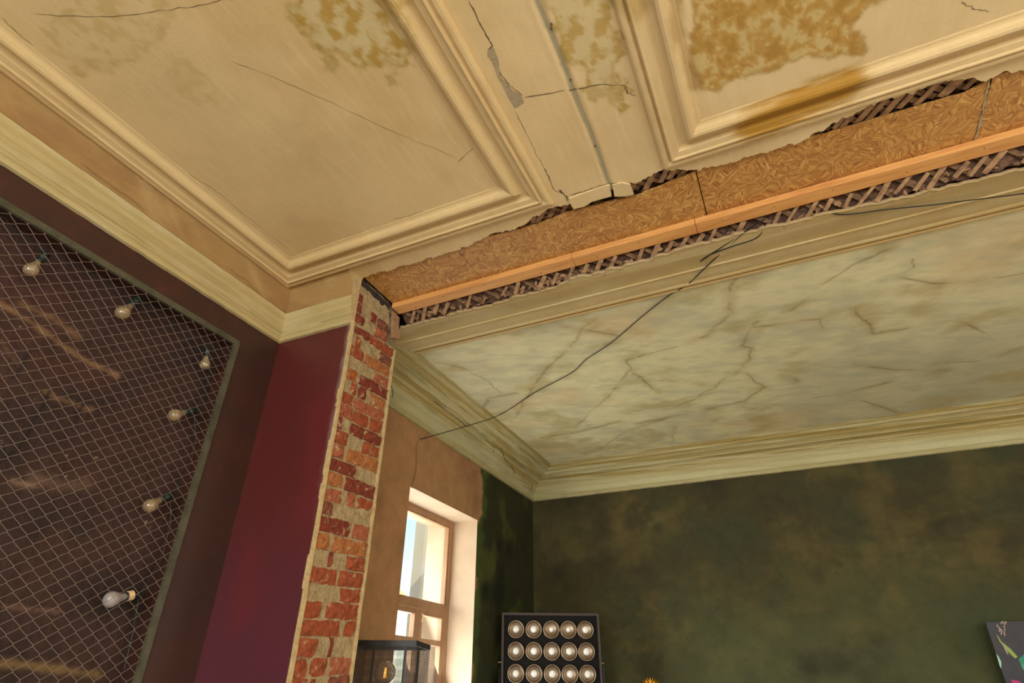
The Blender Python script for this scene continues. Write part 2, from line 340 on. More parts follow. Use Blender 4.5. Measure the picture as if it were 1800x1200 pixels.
def sweep(name, path, prof, step, m, colf, side, closed_prof=False, parent=None, wob=0.0012, **kw):
    """path: list of (x,y) corners, mitred; prof: list of (t,z) with t = offset to the given side; lengthwise steps"""
    n = len(path); dirs = [np.subtract(path[i + 1], path[i]) / np.linalg.norm(np.subtract(path[i + 1], path[i])) for i in range(n - 1)]
    nor = [np.array([-d[1], d[0]]) * side for d in dirs]
    mit = []
    for i in range(n):
        if i == 0: mit.append(nor[0])
        elif i == n - 1: mit.append(nor[-1])
        else:
            s_ = nor[i - 1] + nor[i]; mit.append(s_ / (s_ @ nor[i]))
    fine = [prof[0]]
    for a, b in zip(prof[:-1], prof[1:]):
        k_ = max(1, int(math.hypot(b[0] - a[0], b[1] - a[1]) / .006))
        fine += [(a[0] + (b[0] - a[0]) * q / k_, a[1] + (b[1] - a[1]) * q / k_) for q in range(1, k_ + 1)]
    prof = fine
    V = []; Fc = []; Uc = []; K = len(prof)
    u = [0]
    for a, b in zip(prof[:-1], prof[1:]): u.append(u[-1] + math.hypot(b[0] - a[0], b[1] - a[1]))
    for i in range(n - 1):
        Ls = max(1, int(np.linalg.norm(np.subtract(path[i + 1], path[i])) / step)); b0 = len(V)
        for k in range(Ls + 1):
            f = k / Ls
            for q, (t, z) in enumerate(prof):
                p = (np.array(path[i]) + mit[i] * t) * (1 - f) + (np.array(path[i + 1]) + mit[i + 1] * t) * f
                w = (float(_L[(k // 3 * 7 + i * 31) & 255, q // 6 * 5 & 255]) - .5) * wob * (0 if k in (0, Ls) else 1)
                V.append((p[0], p[1], z + w)); Uc.append(u[q])
        for k in range(Ls):
            for q in range(K - 1):
                a = b0 + k * K + q; Fc.append((a, a + 1, a + K + 1, a + K) if side > 0 else (a, a + K, a + K + 1, a + 1))
    A = np.array(V); cols = colf(A[:, 0], A[:, 1], A[:, 2], np.array(Uc))
    return mesh_obj(name, V, Fc, m, parent, False, cols, **kw)

# ---------------------------------------------------------------- shell
XL = -2.9; XR = 5.0; YF = -3.5; YB = 6.88; Y1 = 2.45; Y2 = 2.89; XP = -2.28; H = 4.0
b = MB(); b.box((-3.4, -3.8, -.12), (5.3, 7.2, 0)); b.build('floor', M['floorwood'], kind='structure')
b = MB(); b.box((-3.4, -3.8, 4.22), (5.3, 7.2, 4.4)); b.build('roof_slab', M['white'], kind='structure')  # unseen slab added above the ceilings to keep the sun out
def wallbox(name, boxes, m, **kw):
    b = MB()
    for q in boxes: b.box(*q)
    return b.build(name, m, kind='structure', **kw)
# front wall (behind the camera) with three window openings, right wall with two
bx = [((-3.3, YF - .3, 0), (5.3, YF, .8)), ((-3.3, YF - .3, 3.0), (5.3, YF, 4.22))]
xs = [-3.3, -1.65, -.35, .55, 1.85, 2.75, 4.05, 5.3]
for i in range(0, 8, 2): bx.append(((xs[i], YF - .3, .8), (xs[i + 1], YF, 3.0)))
wallbox('wall_front', bx, M['white'])
bx = [((XR, YF, 0), (XR + .3, 7.2, .8)), ((XR, YF, 3.0), (XR + .3, 7.2, 4.22))]
ys = [YF, -1.25, .05, 1.0, 2.2, 3.95, 5.25, 7.2]
for i in range(0, 8, 2): bx.append(((XR, ys[i], .8), (XR + .3, ys[i + 1], 3.0)))
wallbox('wall_right', bx, M['white'])
# left wall of the near room: brown painted, with the niche opening
ny0, ny1, nz0, nz1 = -.6, 2.13, .5, 3.48
def lw_col(x, y, z): return None
wallbox('wall_left', [((-3.2, YF, 0), (XL, ny0, H)), ((-3.2, ny1, 0), (XL, Y1 + .2, H)), ((-3.2, ny0, nz1), (XL, ny1, H)), ((-3.2, ny0, 0), (XL, ny1, nz0)),
                      ((-3.2, ny0, nz0), (-3.06, ny1, nz1))], M['brownpaint'])
def niche_col(x, y, z):
    c = np.array(lin('3C241C'))[None, :] * np.ones((len(x), 1))
    c = mixc(c, '2A1A14', sm(.45, .7, fbm(y * 3, z * 3, 4))); c = mixc(c, '4A2820', sm(.5, .8, fbm(y * 2 + 9, z * 2, 3)) * .5)
    def L2(l): return [tuple(at(px, py, 0, -3.05)[1:]) for px, py in l]
    for i, (l, w, k, col) in enumerate((([(0, 535), (60, 572), (110, 608), (160, 640), (205, 660)], .012, .75, '8E6C48'), ([(35, 535), (90, 560), (135, 590)], .016, .6, '8A6844'),
                  ([(0, 600), (30, 640)], .01, .4, '80603E'), ([(0, 1165), (60, 1170), (120, 1178), (175, 1188)], .016, .7, '8A6C3E'), ([(0, 1065), (50, 1070), (100, 1074)], .008, .5, '7C5A48'),
                  ([(80, 690), (110, 705), (160, 720)], .01, .5, '8A6844'), ([(60, 840), (110, 855), (150, 850)], .03, .25, '9A7A60'), ([(20, 845), (60, 855)], .012, .4, 'A88A70'))):
        d = seg_dist(y, z, L2(l)) + (fbm(y * 30 + i, z * 30, 3) - .5) * .03; c = mixc(c, col, np.exp(-(np.maximum(d, 0) / w) ** 2) * k)
    for l in ([(85, 690), (60, 740), (30, 790), (0, 810)], [(48, 620), (34, 650), (20, 665)], [(150, 700), (130, 740)]):
        d = seg_dist(y, z, L2(l)); c = mixc(c, '100A08', np.exp(-(d / .007) ** 2) * .9)
    sp = vnoise(y * 90, z * 90) * vnoise(y * 31 + 4, z * 31); c = mixc(c, 'B09878', sm(.80, .88, sp) * .8 * sm(.35, .7, fbm(y * 2 + 3, z * 2 + 1, 2)))
    return c
surf('niche_back', lambda u, v: (-3.05 + .012 * fbm((ny0 + u * (ny1 - ny0)) * 6, v * 18, 4), ny0 + u * (ny1 - ny0), nz0 + v * (nz1 - nz0)), 340, 360, M['niche'], niche_col, kind='structure')
# partition stub: core, burgundy face, back face
b = MB(); b.box((-3.2, Y1 - .0, 0), (XP - .03, Y2, 4.2)); part = b.build('wall_partition', M['sootmortar'], kind='structure')
def burg(x, y, z):
    c = np.array(lin('582220'))[None, :] * np.ones((len(x), 1)); c = mixc(c, '582836', sm(2.7, 1.6, z) * .8)  # purpler low down: reflected window sky put into the paint colour
    c = mixc(c, '6A2226', sm(.5, .75, fbm(x * 3, z * 2 + 3, 3)) * .5)
    e = (XP - x) + (fbm(x * 30, z * 12, 3) - .5) * .05; c = mixc(c, '96827C', sm(.045, .0, e) * sm(2.2, 3.3, z) * .75)
    return c
surf('partition_paint', lambda u, v: (XL + u * (XP - .012 - XL), Y1 - .022, v * 3.70), 40, 260, M['burgundy'], burg, part)
# window wall of the far room
wy0, wy1, wz0, wz1 = 4.14, 5.405, .9, 3.12
def wcol(x, y, z):
    c = np.array(lin('B0865E'))[None, :] * np.ones((len(x), 1)); c = mixc(c, '9A7250', sm(.4, .7, fbm(y * 2.5, z * 1.2, 4)))
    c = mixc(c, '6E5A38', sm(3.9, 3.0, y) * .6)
    g = y - 5.47 + (fbm(y * 9, z * 9, 4) - .5) * .20 + sm(3.2, 3.1, z) * .07; m = sm(-.02, .02, g)
    gc = np.array(lin('31331D'))[None, :] * np.ones((len(x), 1)); gc = mixc(gc, '4C5228', sm(.55, .75, fbm(y * 3 + 4, z * 2.2, 4)) * .9); gc = mixc(gc, '1D2014', sm(.5, .3, fbm(y * 2, z * 2 + 7, 3)) * .8)
    gc = mixc(gc, '50672F', np.exp(-((g - .06) / .06) ** 2) * .6)
    return c * (1 - m[:, None]) + gc * m[:, None]
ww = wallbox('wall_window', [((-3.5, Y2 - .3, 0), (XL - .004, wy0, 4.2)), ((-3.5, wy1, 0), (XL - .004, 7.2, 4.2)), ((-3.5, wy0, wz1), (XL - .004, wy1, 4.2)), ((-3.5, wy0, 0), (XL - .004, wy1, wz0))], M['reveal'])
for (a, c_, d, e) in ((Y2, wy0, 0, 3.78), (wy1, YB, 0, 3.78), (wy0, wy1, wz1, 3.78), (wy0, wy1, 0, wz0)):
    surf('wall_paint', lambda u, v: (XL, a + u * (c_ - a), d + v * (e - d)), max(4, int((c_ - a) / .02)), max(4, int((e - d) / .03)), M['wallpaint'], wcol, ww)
# green far wall
def green(x, y, z):
    c = np.array(lin('443E24'))[None, :] * np.ones((len(x), 1))
    a = fbm(x * 1.6 + 4, z * 1.6, 5); c = mixc(c, '3A4028', sm(.42, .72, a) * .7); bb = fbm(x * 2.3 + 40, z * 2.3 + 9, 5)
    c = mixc(c, '5E5430', sm(.45, .8, bb) * .7); c = mixc(c, '56603E', sm(2.9, 1.7, z) * sm(-2.8, -.9, x) * .5)  # last mix paler low down: light bounced off the floor, painted in
    c = mixc(c, '2E2C1E', sm(.5, .25, a) * .6)
    for (px, py, rx, rz, k, f) in ((1130, 905, .7, .4, .55, 5), (1500, 1030, 1.2, .6, .32, 4), (1130, 1100, .8, .6, .5, 4), (1650, 950, 1.2, .5, .35, 6)):
        lp = at(px, py, 1, YB); d = np.hypot((x - lp[0]) / rx, (z - lp[2]) / rz)
        c = mixc(c, '6E6034', sm(1.2, .1, d) * sm(.38, .72, fbm(x * f + px, z * f * 1.5, 5)) * k)
    return c
wb = wallbox('wall_back', [((-3.4, YB + .003, 0), (5.3, 7.2, 4.2))], M['white'])
surf('green_paint', lambda u, v: (XL + u * (XR - XL), YB, v * 3.78), 400, 200, M['wallpaint'], green, wb)

# ---------------------------------------------------------------- ceiling, near room
EDGE = [(-2.9, 2.452), (-2.285, 2.452), (-2.25, 2.429), (-1.978, 2.436), (-1.547, 2.439), (-1.40, 2.43), (-1.26, 2.392), (-1.12, 2.418), (-.989, 2.377), (-.86, 2.345), (-.779, 2.343), (-.73, 2.352), (-.69, 2.345), (-.60, 2.350), (-.50, 2.338), (-.42, 2.333), (-.37, 2.345),
        (-.25, 2.33), (-.19, 2.318), (-.12, 2.36), (-.021, 2.396), (.152, 2.41), (.456, 2.413), (.6, 2.375), (.711, 2.343), (.854, 2.32), (.96, 2.335), (1.058, 2.318), (1.219, 2.367), (1.25, 2.395), (1.327, 2.376), (1.396, 2.407), (2.2, 2.38), (3.1, 2.43), (5.0, 2.4)]
def edge(x):
    e = interp(EDGE, x); k = np.where(x > -2.24, 1., 0.)
    return e + k * ((vnoise(x * 45, x * 0) - .5) * .022 + (vnoise(x * 140, x * 0 + 5) - .5) * .010)
def stag_col(x, y, z): return groove_col(x, y)
def cz(x, y):
    gx = interp([(1.0, -.468), (2.0, -.478), (2.5, -.502)], y); d = np.abs(x - gx)
    z = H + .004 * sm(.02, .006, d) - .0022 * np.exp(-((d - .03) / .012) ** 2) + (fbm(x * 2.2, y * 2.2, 3) - .5) * .006
    z = z - .003 * sm(.3, .0, np.hypot(x + .95, y - 1.2) - .1) * 0
    return z
def FA(u, v):
    x = XL + u * (XR - XL) * 1.0; e = edge(x); v2 = v ** .75; y = YF + v2 * (e - YF); return x, y, cz(x, y)
# finer columns where the picture looks
ceil = surf('ceiling', FA, 900, 330, M['plaster'], stag_col, kind='structure')
xx = np.linspace(XP, XR, 900); ee = edge(xx); zz = cz(xx, ee)
V = []; Fq = []
for i in range(len(xx)):
    t = .028 + .010 * float(vnoise(np.array([xx[i] * 30]), np.array([2.]))[0]); o_ = .006 * float(vnoise(np.array([xx[i] * 60]), np.array([8.]))[0])
    V += [(xx[i], ee[i], zz[i]), (xx[i], ee[i] - .004 + o_, zz[i] + t)]
for i in range(len(xx) - 1): Fq.append((2 * i, 2 * i + 1, 2 * i + 3, 2 * i + 2))
mesh_obj('broken_edge', V, Fq, M['claypink'], ceil)
PROF = [(0, H + .004), (.0, H - .008), (.006, H - .020), (.016, H - .026), (.030, H - .027), (.040, H - .022), (.046, H - .014), (.050, H - .016), (.055, H - .034), (.060, H - .036), (.066, H - .034),
        (.070, H - .026), (.085, H - .024), (.100, H - .022), (.104, H - .012), (.112, H - .006), (.125, H - .003), (.140, H - .006), (.152, H - .014), (.156, H - .022), (.164, H - .032), (.178, H - .037), (.192, H - .034), (.205, H - .024), (.214, H - .012), (.224, H - .006), (.238, H - .003), (.252, H + .005)]
def cA(x, y, z, u):
    c = mixc(ceil_a(x, y), 'CCAE78', np.full(len(x), .35))
    dd = seg_dist(x, y, MST) + (fbm(x * 7, y * 60, 3) - .5) * .10
    return mixc(c, 'A97C22', sm(.13, .05, dd) * sm(.2, .4, fbm(x * 4, y * 55 + 3, 3)))
sweep('trim_1', [(-2.80, -1.2), (-2.80, 2.30), (-.82, 2.30), (-.82, -1.2), (-2.80, -1.2)], PROF, .02, M['plaster'], cA, -1, kind='structure')
PR2 = [(t * .95, z) for t, z in PROF]
sweep('trim_2', [(-.195, -1.2), (-.195, 2.305), (4.6, 2.305), (4.6, -1.2), (-.195, -1.2)], PR2, .02, M['plaster'], cA, -1, kind='structure')
def cornA(x, y, z, u):
    c = np.array(lin('C2AE78'))[None, :] * np.ones((len(x), 1)); c = mixc(c, 'A89660', sm(.35, .8, vnoise(u * 55, u * 0)) * .5); c = mixc(c, '8A7A48', sm(.62, .85, vnoise(u * 80 + 4, u * 0 + 2.2)) * .6)
    c = mixc(c, 'CCBE92', sm(.5, .7, fbm(x * 3 + y * 3, z * 20, 3)) * .5)
    top = sm(3.828, 3.842, z); pe = mixc(np.array(lin('A8854F'))[None, :] * np.ones((len(x), 1)), '966E44', sm(.38, .68, fbm((x + y) * 3.1 + z * 4, (x - y) * 3.7 + z * 7, 5)) * .6)
    pe = mixc(pe, 'C0A26C', sm(.5, .8, fbm((x + y) * 5 + z * 9, (x - y) * 6.3 - z * 11, 5)) * .5)
    pe = mixc(pe, '705038', np.exp(-((z - 3.86 - (fbm((x + y) * 8, z * 0, 3) - .5) * .05) / .006) ** 2) * .6 * sm(.45, .55, fbm((x + y) * 2.3, z * 0 + 4, 2)))
    return c * (1 - top[:, None]) + pe * top[:, None]
CPA = [(0, 3.63), (.022, 3.632), (.028, 3.640), (.030, 3.665), (.024, 3.672), (.024, 3.700), (.030, 3.708), (.030, 3.735), (.036, 3.742), (.036, 3.775), (.042, 3.781), (.044, 3.812), (.052, 3.820), (.056, 3.828), (.050, 3.834), (.046, 3.844), (.050, 3.875), (.062, 3.915), (.080, 3.950), (.10, 3.982), (.125, 3.995), (.15, 4.006)]
sweep('trim_3', [(XL, YF), (XL, Y1 - .02), (XP - .005, Y1 - .02)], CPA, .02, M['plaster'], cornA, -1, kind='structure', wob=.004)
b = MB(); b.v = [(XP - .005, Y1 - .02 - t, z) for t, z in CPA] + [(XP - .005, Y1, 4.0), (XP - .005, Y1, 3.63)]; b.f = [tuple(range(len(b.v)))]; b.build('broken_end', M['lip'], ceil)

# cracks and chips: thin recess-coloured slivers set in the plaster
def sliver(name, pts, w, m, parent, z0=H, dz=-.0015, zf=None, jit=.004, sub=6):
    P = []
    for (a, b_) in zip(pts[:-1], pts[1:]):
        for k in range(sub): f = k / sub; P.append([a[0] * (1 - f) + b_[0] * f, a[1] * (1 - f) + b_[1] * f])
    P.append(list(pts[-1])); n = len(P)
    for i in range(1, n - 1): P[i][0] += random.uniform(-jit, jit); P[i][1] += random.uniform(-jit, jit)
    V = []; Fq = []
    for i, p in enumerate(P):
        a = P[max(i - 1, 0)]; c = P[min(i + 1, n - 1)]; dx, dy = c[0] - a[0], c[1] - a[1]; l = math.hypot(dx, dy) + 1e-9
        ww_ = w * random.uniform(.4, 1.3) * (.25 if i in (0, n - 1) else 1)
        zq = (zf(p[0], p[1]) if zf else z0) + dz
        V += [(p[0] - dy / l * ww_, p[1] + dx / l * ww_, zq), (p[0] + dy / l * ww_, p[1] - dx / l * ww_, zq)]
    for i in range(n - 1): Fq.append((2 * i, 2 * i + 1, 2 * i + 3, 2 * i + 2))
    return mesh_obj(name, V, Fq, m, parent)
czs = lambda x, y: float(cz(np.array([x]), np.array([y]))[0])
for l, w in (([(823, 0), (850, 50), (865, 82), (858, 88)], .003), ([(865, 82), (880, 130), (895, 150), (920, 168)], .002), ([(920, 171), (1000, 158), (1060, 148), (1098, 150), (1103, 163), (1118, 168)], .0022),
             ([(905, 195), (925, 235), (945, 275), (957, 295)], .0012), ([(957, 295), (962, 305), (975, 335), (992, 340)], .0024), ([(1000, 343), (1030, 335), (1060, 325), (1090, 321), (1112, 323)], .0028), ([(983, 333), (995, 345), (998, 352)], .006),
             ([(60, 24), (110, 28), (200, 30), (280, 18), (350, 10), (400, -4)], .0011), ([(275, 270), (330, 305), (380, 335), (440, 385), (505, 435)], .001),
             ([(3, 30), (30, 58), (60, 80)], .0015), ([(410, 108), (480, 135), (560, 170), (700, 235), (800, 275)], .0008), ([(805, 285), (830, 260), (845, 248)], .0012),
             ([(690, 385), (715, 380), (740, 372)], .001), ([(740, 370), (752, 380), (765, 392)], .0015), ([(1690, 2), (1710, 15), (1740, 21)], .0016)):
    sliver('crack', P2(l), w, M['crack'], ceil, zf=czs, dz=-.0012)
for l, w in (([(860, 88), (872, 112), (880, 140), (893, 158), (908, 180)], .0),):
    pg = P2([(857, 87), (868, 84), (876, 105), (880, 135), (892, 145), (900, 158), (915, 165), (921, 180), (905, 190), (893, 170), (884, 150), (876, 137), (865, 108), (857, 97)])
    V = [(x, y, czs(x, y) - .0016) for x, y in pg]; ctr = P2([(884, 140)])[0]
    me = bpy.data.meshes.new('plaster_chip'); bm = bmesh.new(); f = bm.faces.new([bm.verts.new(v) for v in V]); bmesh.ops.triangulate(bm, faces=[f]); bm.to_mesh(me); bm.free(); me.materials.append(M['chip'])
    put(bpy.data.objects.new('plaster_chip', me), ceil)
for fl in ([(1001, 349), (1030, 338), (1060, 327), (1072, 326), (1075, 345), (1040, 354), (1028, 362), (1008, 367), (1002, 357)], [(1077, 325), (1092, 321), (1108, 324), (1114, 342), (1098, 345), (1080, 345)]):
    pg = P2(fl, 3.992); V = [(x, y, 3.990 + random.uniform(-.002, .002)) for x, y in pg] + [(x, y, 4.008) for x, y in pg]; n = len(pg)
    Fq = [tuple(range(n))[::-1], tuple(range(n, 2 * n))] + [(i, (i + 1) % n, (i + 1) % n + n, i + n) for i in range(n)]
    A_ = np.array(V); mesh_obj('plaster_flake', V, Fq, M['plaster'], ceil, False, ceil_a(A_[:, 0], A_[:, 1]))
for p in ((969, 42), (969, 50), (1003, 140), (1046, 257)):
    x, y = P2([p])[0]; b = MB(); b.lathe([(0.0, -.0005), (.0055, -.001), (.0055, .004)], 10, Matrix.Translation((x, y, czs(x, y) - .003))); b.build('nail_hole', M['crack'], ceil)
sliver('crack', [tuple(at(*p, 1, Y1 - .05)[[0, 2]]) for p in ((573, 500), (600, 498), (627, 497))], .001, M['crack'], None).hide_render = False
bpy.data.objects.remove(bpy.data.objects[[o.name for o in COL.objects if o.name.startswith('crack') and o.parent is None][0]])

# ---------------------------------------------------------------- strip where the wall stood: boards, battens, laths
def board(x0, x1, y0f, y1, z, th, m, name, parent, **kw):
    n = max(2, int((x1 - x0) / .03)); V = []; Fq = []
    for i in range(n + 1):
        x = x0 + (x1 - x0) * i / n; y0 = y0f(x)
        V += [(x, y0, z), (x, y1, z), (x, y0, z + th), (x, y1, z + th)]
    for i in range(n):
        a = 4 * i; c = a + 4; Fq += [(a, c, c + 1, a + 1), (a + 2, a + 3, c + 3, c + 2), (a, a + 2, c + 2, c), (a + 1, c + 1, c + 3, a + 3)]
    Fq += [(0, 1, 3, 2), (4 * n, 4 * n + 2, 4 * n + 3, 4 * n + 1)]
    return mesh_obj(name, V, Fq, m, parent, **kw)
OT = [(-2.3, 2.40), (-1.35, 2.40), (-1.28, 2.43), (-.98, 2.455), (-.78, 2.43), (-.5, 2.45), (-.394, 2.468), (-.114, 2.432), (.1, 2.39), (.5, 2.42), (.594, 2.44), (.968, 2.447), (1.2, 2.452), (1.3, 2.40), (5, 2.40)]
of = lambda x: float(interp(OT, x)) + (random.random() - .5) * .006
cuts = [(-2.27, -1.5445), (-1.5405, -.044), (-.0385, 1.279), (1.287, 2.6), (2.604, 4.98)]
for a, c in cuts: board(a, c, of, 2.80, 4.018 + random.uniform(0, .002), .012, M['osb'], 'strand_board', ceil)
# hairline joint inside the third board length
sliver('crack', [(-.862, 2.70), (-.858, 2.785)], .001, M['crack'], ceil, z0=4.018, dz=-.0006)
sliver('foam_seam', [(1.274, 2.41), (1.278, 2.5), (1.281, 2.6), (1.284, 2.72), (1.283, 2.79)], .006, M['chip'], ceil, z0=4.018, dz=-.002, jit=.002)
for a, c in ((-2.27, -.8915), (-.8885, -.1155), (-.1125, 1.9), (1.903, 4.98)):
    b = MB(); y0, y1, z0, z1 = 2.787, 2.882, 3.978, 4.017
    b.v = []; dz = random.uniform(-.001, .001)
    pr = [(y0, z1), (y0, z0 + .003), (y0 + .003, z0), (y1 - .003, z0), (y1, z0 + .003), (y1, z1)]
    n = len(pr); b.v = [(a, y, z + dz) for y, z in pr] + [(c, y, z + dz) for y, z in pr]
    b.f = [tuple(range(n)), tuple(range(2 * n - 1, n - 1, -1))] + [(i, i + n, (i + 1) % n + n, (i + 1) % n) for i in range(n)]
    bt = b.build('batten', M['batten'], ceil)
    for x in np.arange(a + .12, c - .05, .33):
        s_ = MB(); s_.lathe([(0, -.0015), (.004, -.0012), (.004, .002)], 8, Matrix.Translation((x + random.uniform(-.05, .05), random.uniform(2.81, 2.855), 3.978))); s_.build('screw', M['crack'], bt)
# backing boards above laths
b = MB(); b.box((XP, 2.25, 4.075), (XR, 3.2, 4.09)); b.build('backing_board', M['clay'], ceil)
b = MB(); b.v = [(XP, 2.884, 4.03), (XR, 2.884, 4.03), (XR, 3.02, 3.945), (XP, 3.02, 3.945)]; b.f = [(0, 1, 2, 3)]
surf('clay_fill', lambda u, v: (XP + u * (XR - XP), 2.884 + v * .12, 4.034 - v * .075 + .035 * (fbm(u * 170, v * 6, 4) - .5)), 700, 10, M['clay'], parent=ceil)
# lath strips
LM = {}
def lath(c, d, L, w, th, m, nrm, parent):
    key = random.randrange(6), m.name
    if key not in LM:
        b = MB(); j = lambda s: random.uniform(-s, s)
        b.v = [(-.5, -.5 + j(.15), -.5), (.5, -.5 + j(.15), -.5), (-.5 + j(.12), .5, -.5), (.5 + j(.12), .5, -.5), (-.5, -.5, .5), (.5, -.5, .5), (-.5, .5, .5), (.5, .5, .5)]
        b.f = [(0, 2, 3, 1), (4, 5, 7, 6), (0, 1, 5, 4), (2, 6, 7, 3), (0, 4, 6, 2), (1, 3, 7, 5)]
        me = bpy.data.meshes.new('lath'); me.from_pydata(b.v, [], b.f); me.materials.append(m); LM[key] = me
    o = bpy.data.objects.new('lath', LM[key]); d = Vector(d).normalized(); nz = Vector(nrm).normalized(); e = nz.cross(d).normalized(); nz = d.cross(e)
    o.matrix_world = Matrix(((d.x * L, e.x * w, nz.x * th, c[0]), (d.y * L, e.y * w, nz.y * th, c[1]), (d.z * L, e.z * w, nz.z * th, c[2]), (0, 0, 0, 1)))
    return put(o, parent)
sl = Vector((0, .10, -.062)).normalized(); nB = Vector((0, -.062, -.10)).normalized(); nlath = 0
x = XP + .10
while x < 2.3:
    a = random.uniform(.75, .95)
    d = Vector((a + random.uniform(-.2, .2), 0, 0)) * 1 - sl * 1.0; c = Vector((x, 2.930, 3.976)) + nB * .014 + sl * random.uniform(-.006, .012)
    if random.random() < .82: lath(c, d, random.uniform(.07, .15), random.uniform(.016, .03), .006, M['lath'], nB, ceil); nlath += 1
    x += random.uniform(.070, .11)
x = XP + .07
while x < 2.3:
    d = Vector((1.0, 0, 0)) + sl * random.uniform(.75, 1.1); c = Vector((x, 2.925, 3.985)) + sl * random.uniform(-.01, .015)
    lath(c, d, random.uniform(.11, .16), random.uniform(.022, .034), .006, M['lathdark'], nB, ceil); nlath += 1
    x += random.uniform(.08, .14)
for (xa, xb, yc) in ((-1.30, -.62, 2.405), (-.42, -.02, 2.385), (.56, 1.27, 2.385)):
    x = xa
    while x < xb:
        lath((x, yc + random.uniform(-.02, .02), 4.040), (.75 + random.uniform(-.12, .12), -.95, random.uniform(-.03, .03)), random.uniform(.10, .19), random.uniform(.024, .032), .006, M['lath'], (0, 0, -1), ceil); x += random.uniform(.045, .085); nlath += 1
    x = xa
    while x < xb:
        lath((x, yc, 4.047), (.95, .8, 0), .17, .028, .006, M['lathdark'], (0, 0, -1), ceil); x += random.uniform(.055, .075); nlath += 1
# broken clay and plaster lumps among the laths
lump = []
for k in range(4):
    bm = bmesh.new(); bmesh.ops.create_icosphere(bm, subdivisions=1, radius=1)
    for v in bm.verts: v.co *= random.uniform(.6, 1.15); v.co.z *= .6
    me = bpy.data.meshes.new('plaster_lump'); bm.to_mesh(me); bm.free(); me.materials.append(M['claypink'] if k < 2 else M['lath']); lump.append(me)
for i in range(150):
    x = random.uniform(XP + .05, 2.0) if i > 60 else random.gauss(-1.05, .22)
    o = bpy.data.objects.new('plaster_lump', random.choice(lump)); t = random.uniform(.45, .95) ; r = random.uniform(.006, .020)
    o.location = (x, 2.884 + t * .10, 4.010 - t * .068 - .004); o.scale = (r * 1.6, r, r); o.rotation_euler = (random.random(), random.random(), random.random() * 6); put(o, ceil)

# ---------------------------------------------------------------- ceiling, far room
EB = [(-2.9, 2.99), (-2.28, 2.985), (-2.1, 2.985), (-1.9, 2.975), (-1.625, 2.992), (-1.3, 2.965), (-1.1, 2.985), (-.959, 2.93), (-.6, 2.945), (-.3, 2.93), (.112, 2.925), (.45, 2.95), (.713, 2.961), (1.1, 2.99), (1.504, 3.02), (5, 3.0)]
ZT = 4.0
NB = [(0, 4.006), (0, 3.992), (.006, 3.985), (.020, 3.983), (.030, 3.988), (.034, 3.998), (.040, 3.998), (.046, 3.986), (.056, 3.978), (.072, 3.976), (.090, 3.982), (.105, 3.984), (.110, 3.976), (.150, 3.970), (.200, 3.966), (.225, 3.965), (.230, 3.957), (.245, 3.955), (.250, 3.962), (.32, 3.952), (.40, 3.940)]
# near border: profile steps from y=3.45 back towards the broken edge
XBI, YBN, YBF = -2.46, 3.45, 6.45
nu = 620; xs_ = np.linspace(XL, XR, nu + 1); V = []; Fq = []; Ucol = []
tl = np.concatenate([np.array([t for t, z in NB]), np.linspace(.42, .56, 6)]); zl = np.concatenate([np.array([z for t, z in NB]), np.linspace(3.938, 3.925, 6)])
for i, xv in enumerate(xs_):
    e = float(interp(EB, xv)) + (float(fbm(np.array([xv * 16]), np.array([3.]), 4)[0]) - .5) * .05; T = YBN - e
    for t, z in zip(tl, zl):
        tt = min(t, T); V.append((xv, YBN - tt, z + (float(_L[i & 255, int(t * 200) & 255]) - .5) * .001)); Ucol.append(tt)
    V.append((xv, YBN - T - .004, V[-1][2] + .018)); Ucol.append(T + 9)
K = len(tl) + 1
for i in range(nu):
    for q in range(K - 1): a = i * K + q; Fq.append((a, a + K, a + K + 1, a + 1))
A = np.array(V); Uc = np.array(Ucol); cb = trim_b(A[:, 0], A[:, 1], A[:, 2], Uc)
ed = sm(.03, .0, (A[:, 1] - interp(EB, A[:, 0])) + (fbm(A[:, 0] * 6, A[:, 1] * 6, 3) - .5) * .06); cb = mixc(cb, 'AAA488', ed * .6); cb = mixc(cb, '8A6C4C', (Uc > 5) * 1.)
cb = mixc(cb, 'D2B47C', (Uc < 5) * .5); cb = mixc(cb, 'A68A58', np.exp(-((Uc % .09 - .03) / .006) ** 2) * .5 * (Uc < .45)); cb = mixc(cb, 'C09C54', np.exp(-((Uc - .04) / .012) ** 2) * .6); 
mesh_obj('trim_4', V, Fq, M['plaster'], None, False, cb, kind='structure')
CPB = [(0, 3.69), (.024, 3.692), (.032, 3.700), (.034, 3.722), (.026, 3.730), (.020, 3.742), (.030, 3.760), (.052, 3.790), (.070, 3.806), (.076, 3.806), (.080, 3.818), (.105, 3.842), (.135, 3.862), (.140, 3.862), (.144, 3.874), (.175, 3.892), (.21, 3.905), (.216, 3.905), (.220, 3.916), (.25, 3.926), (.285, 3.936), (.292, 3.936), (.296, 3.950), (.33, 3.958), (.362, 3.963), (.366, 3.972), (.374, 3.972), (.380, 3.980), (.40, 3.977), (.415, 3.980), (.420, 3.990), (.43, 3.992), (.43, 4.006)]
def cornB(x, y, z, u):
    c = trim_b(x, y, z, u); up = u.max() - u
    c = mixc(c, 'BEC09A', sm(.35, .5, up) * .4); c = mixc(c, '8C7434', np.exp(-((up - .035) / .010) ** 2) * .5)
    left = sm(-2.2, -2.6, x); c = mixc(c, 'A69A66', left * .15); c = mixc(c, '7C8458', left * sm(.5, .75, fbm(y * 2.2, u * 9, 4)) * .35)
    c = mixc(c, '8E6E5C', np.exp(-(u / .05) ** 2) * sm(.66, .74, fbm(x * 9, y * 9, 3)) * .4)
    sg = seg_dist(x, y, P2([(1100, 780), (1300, 755)], 3.98)); c = mixc(c, '9A7C30', sm(.10, .02, sg) * .5)
    return c
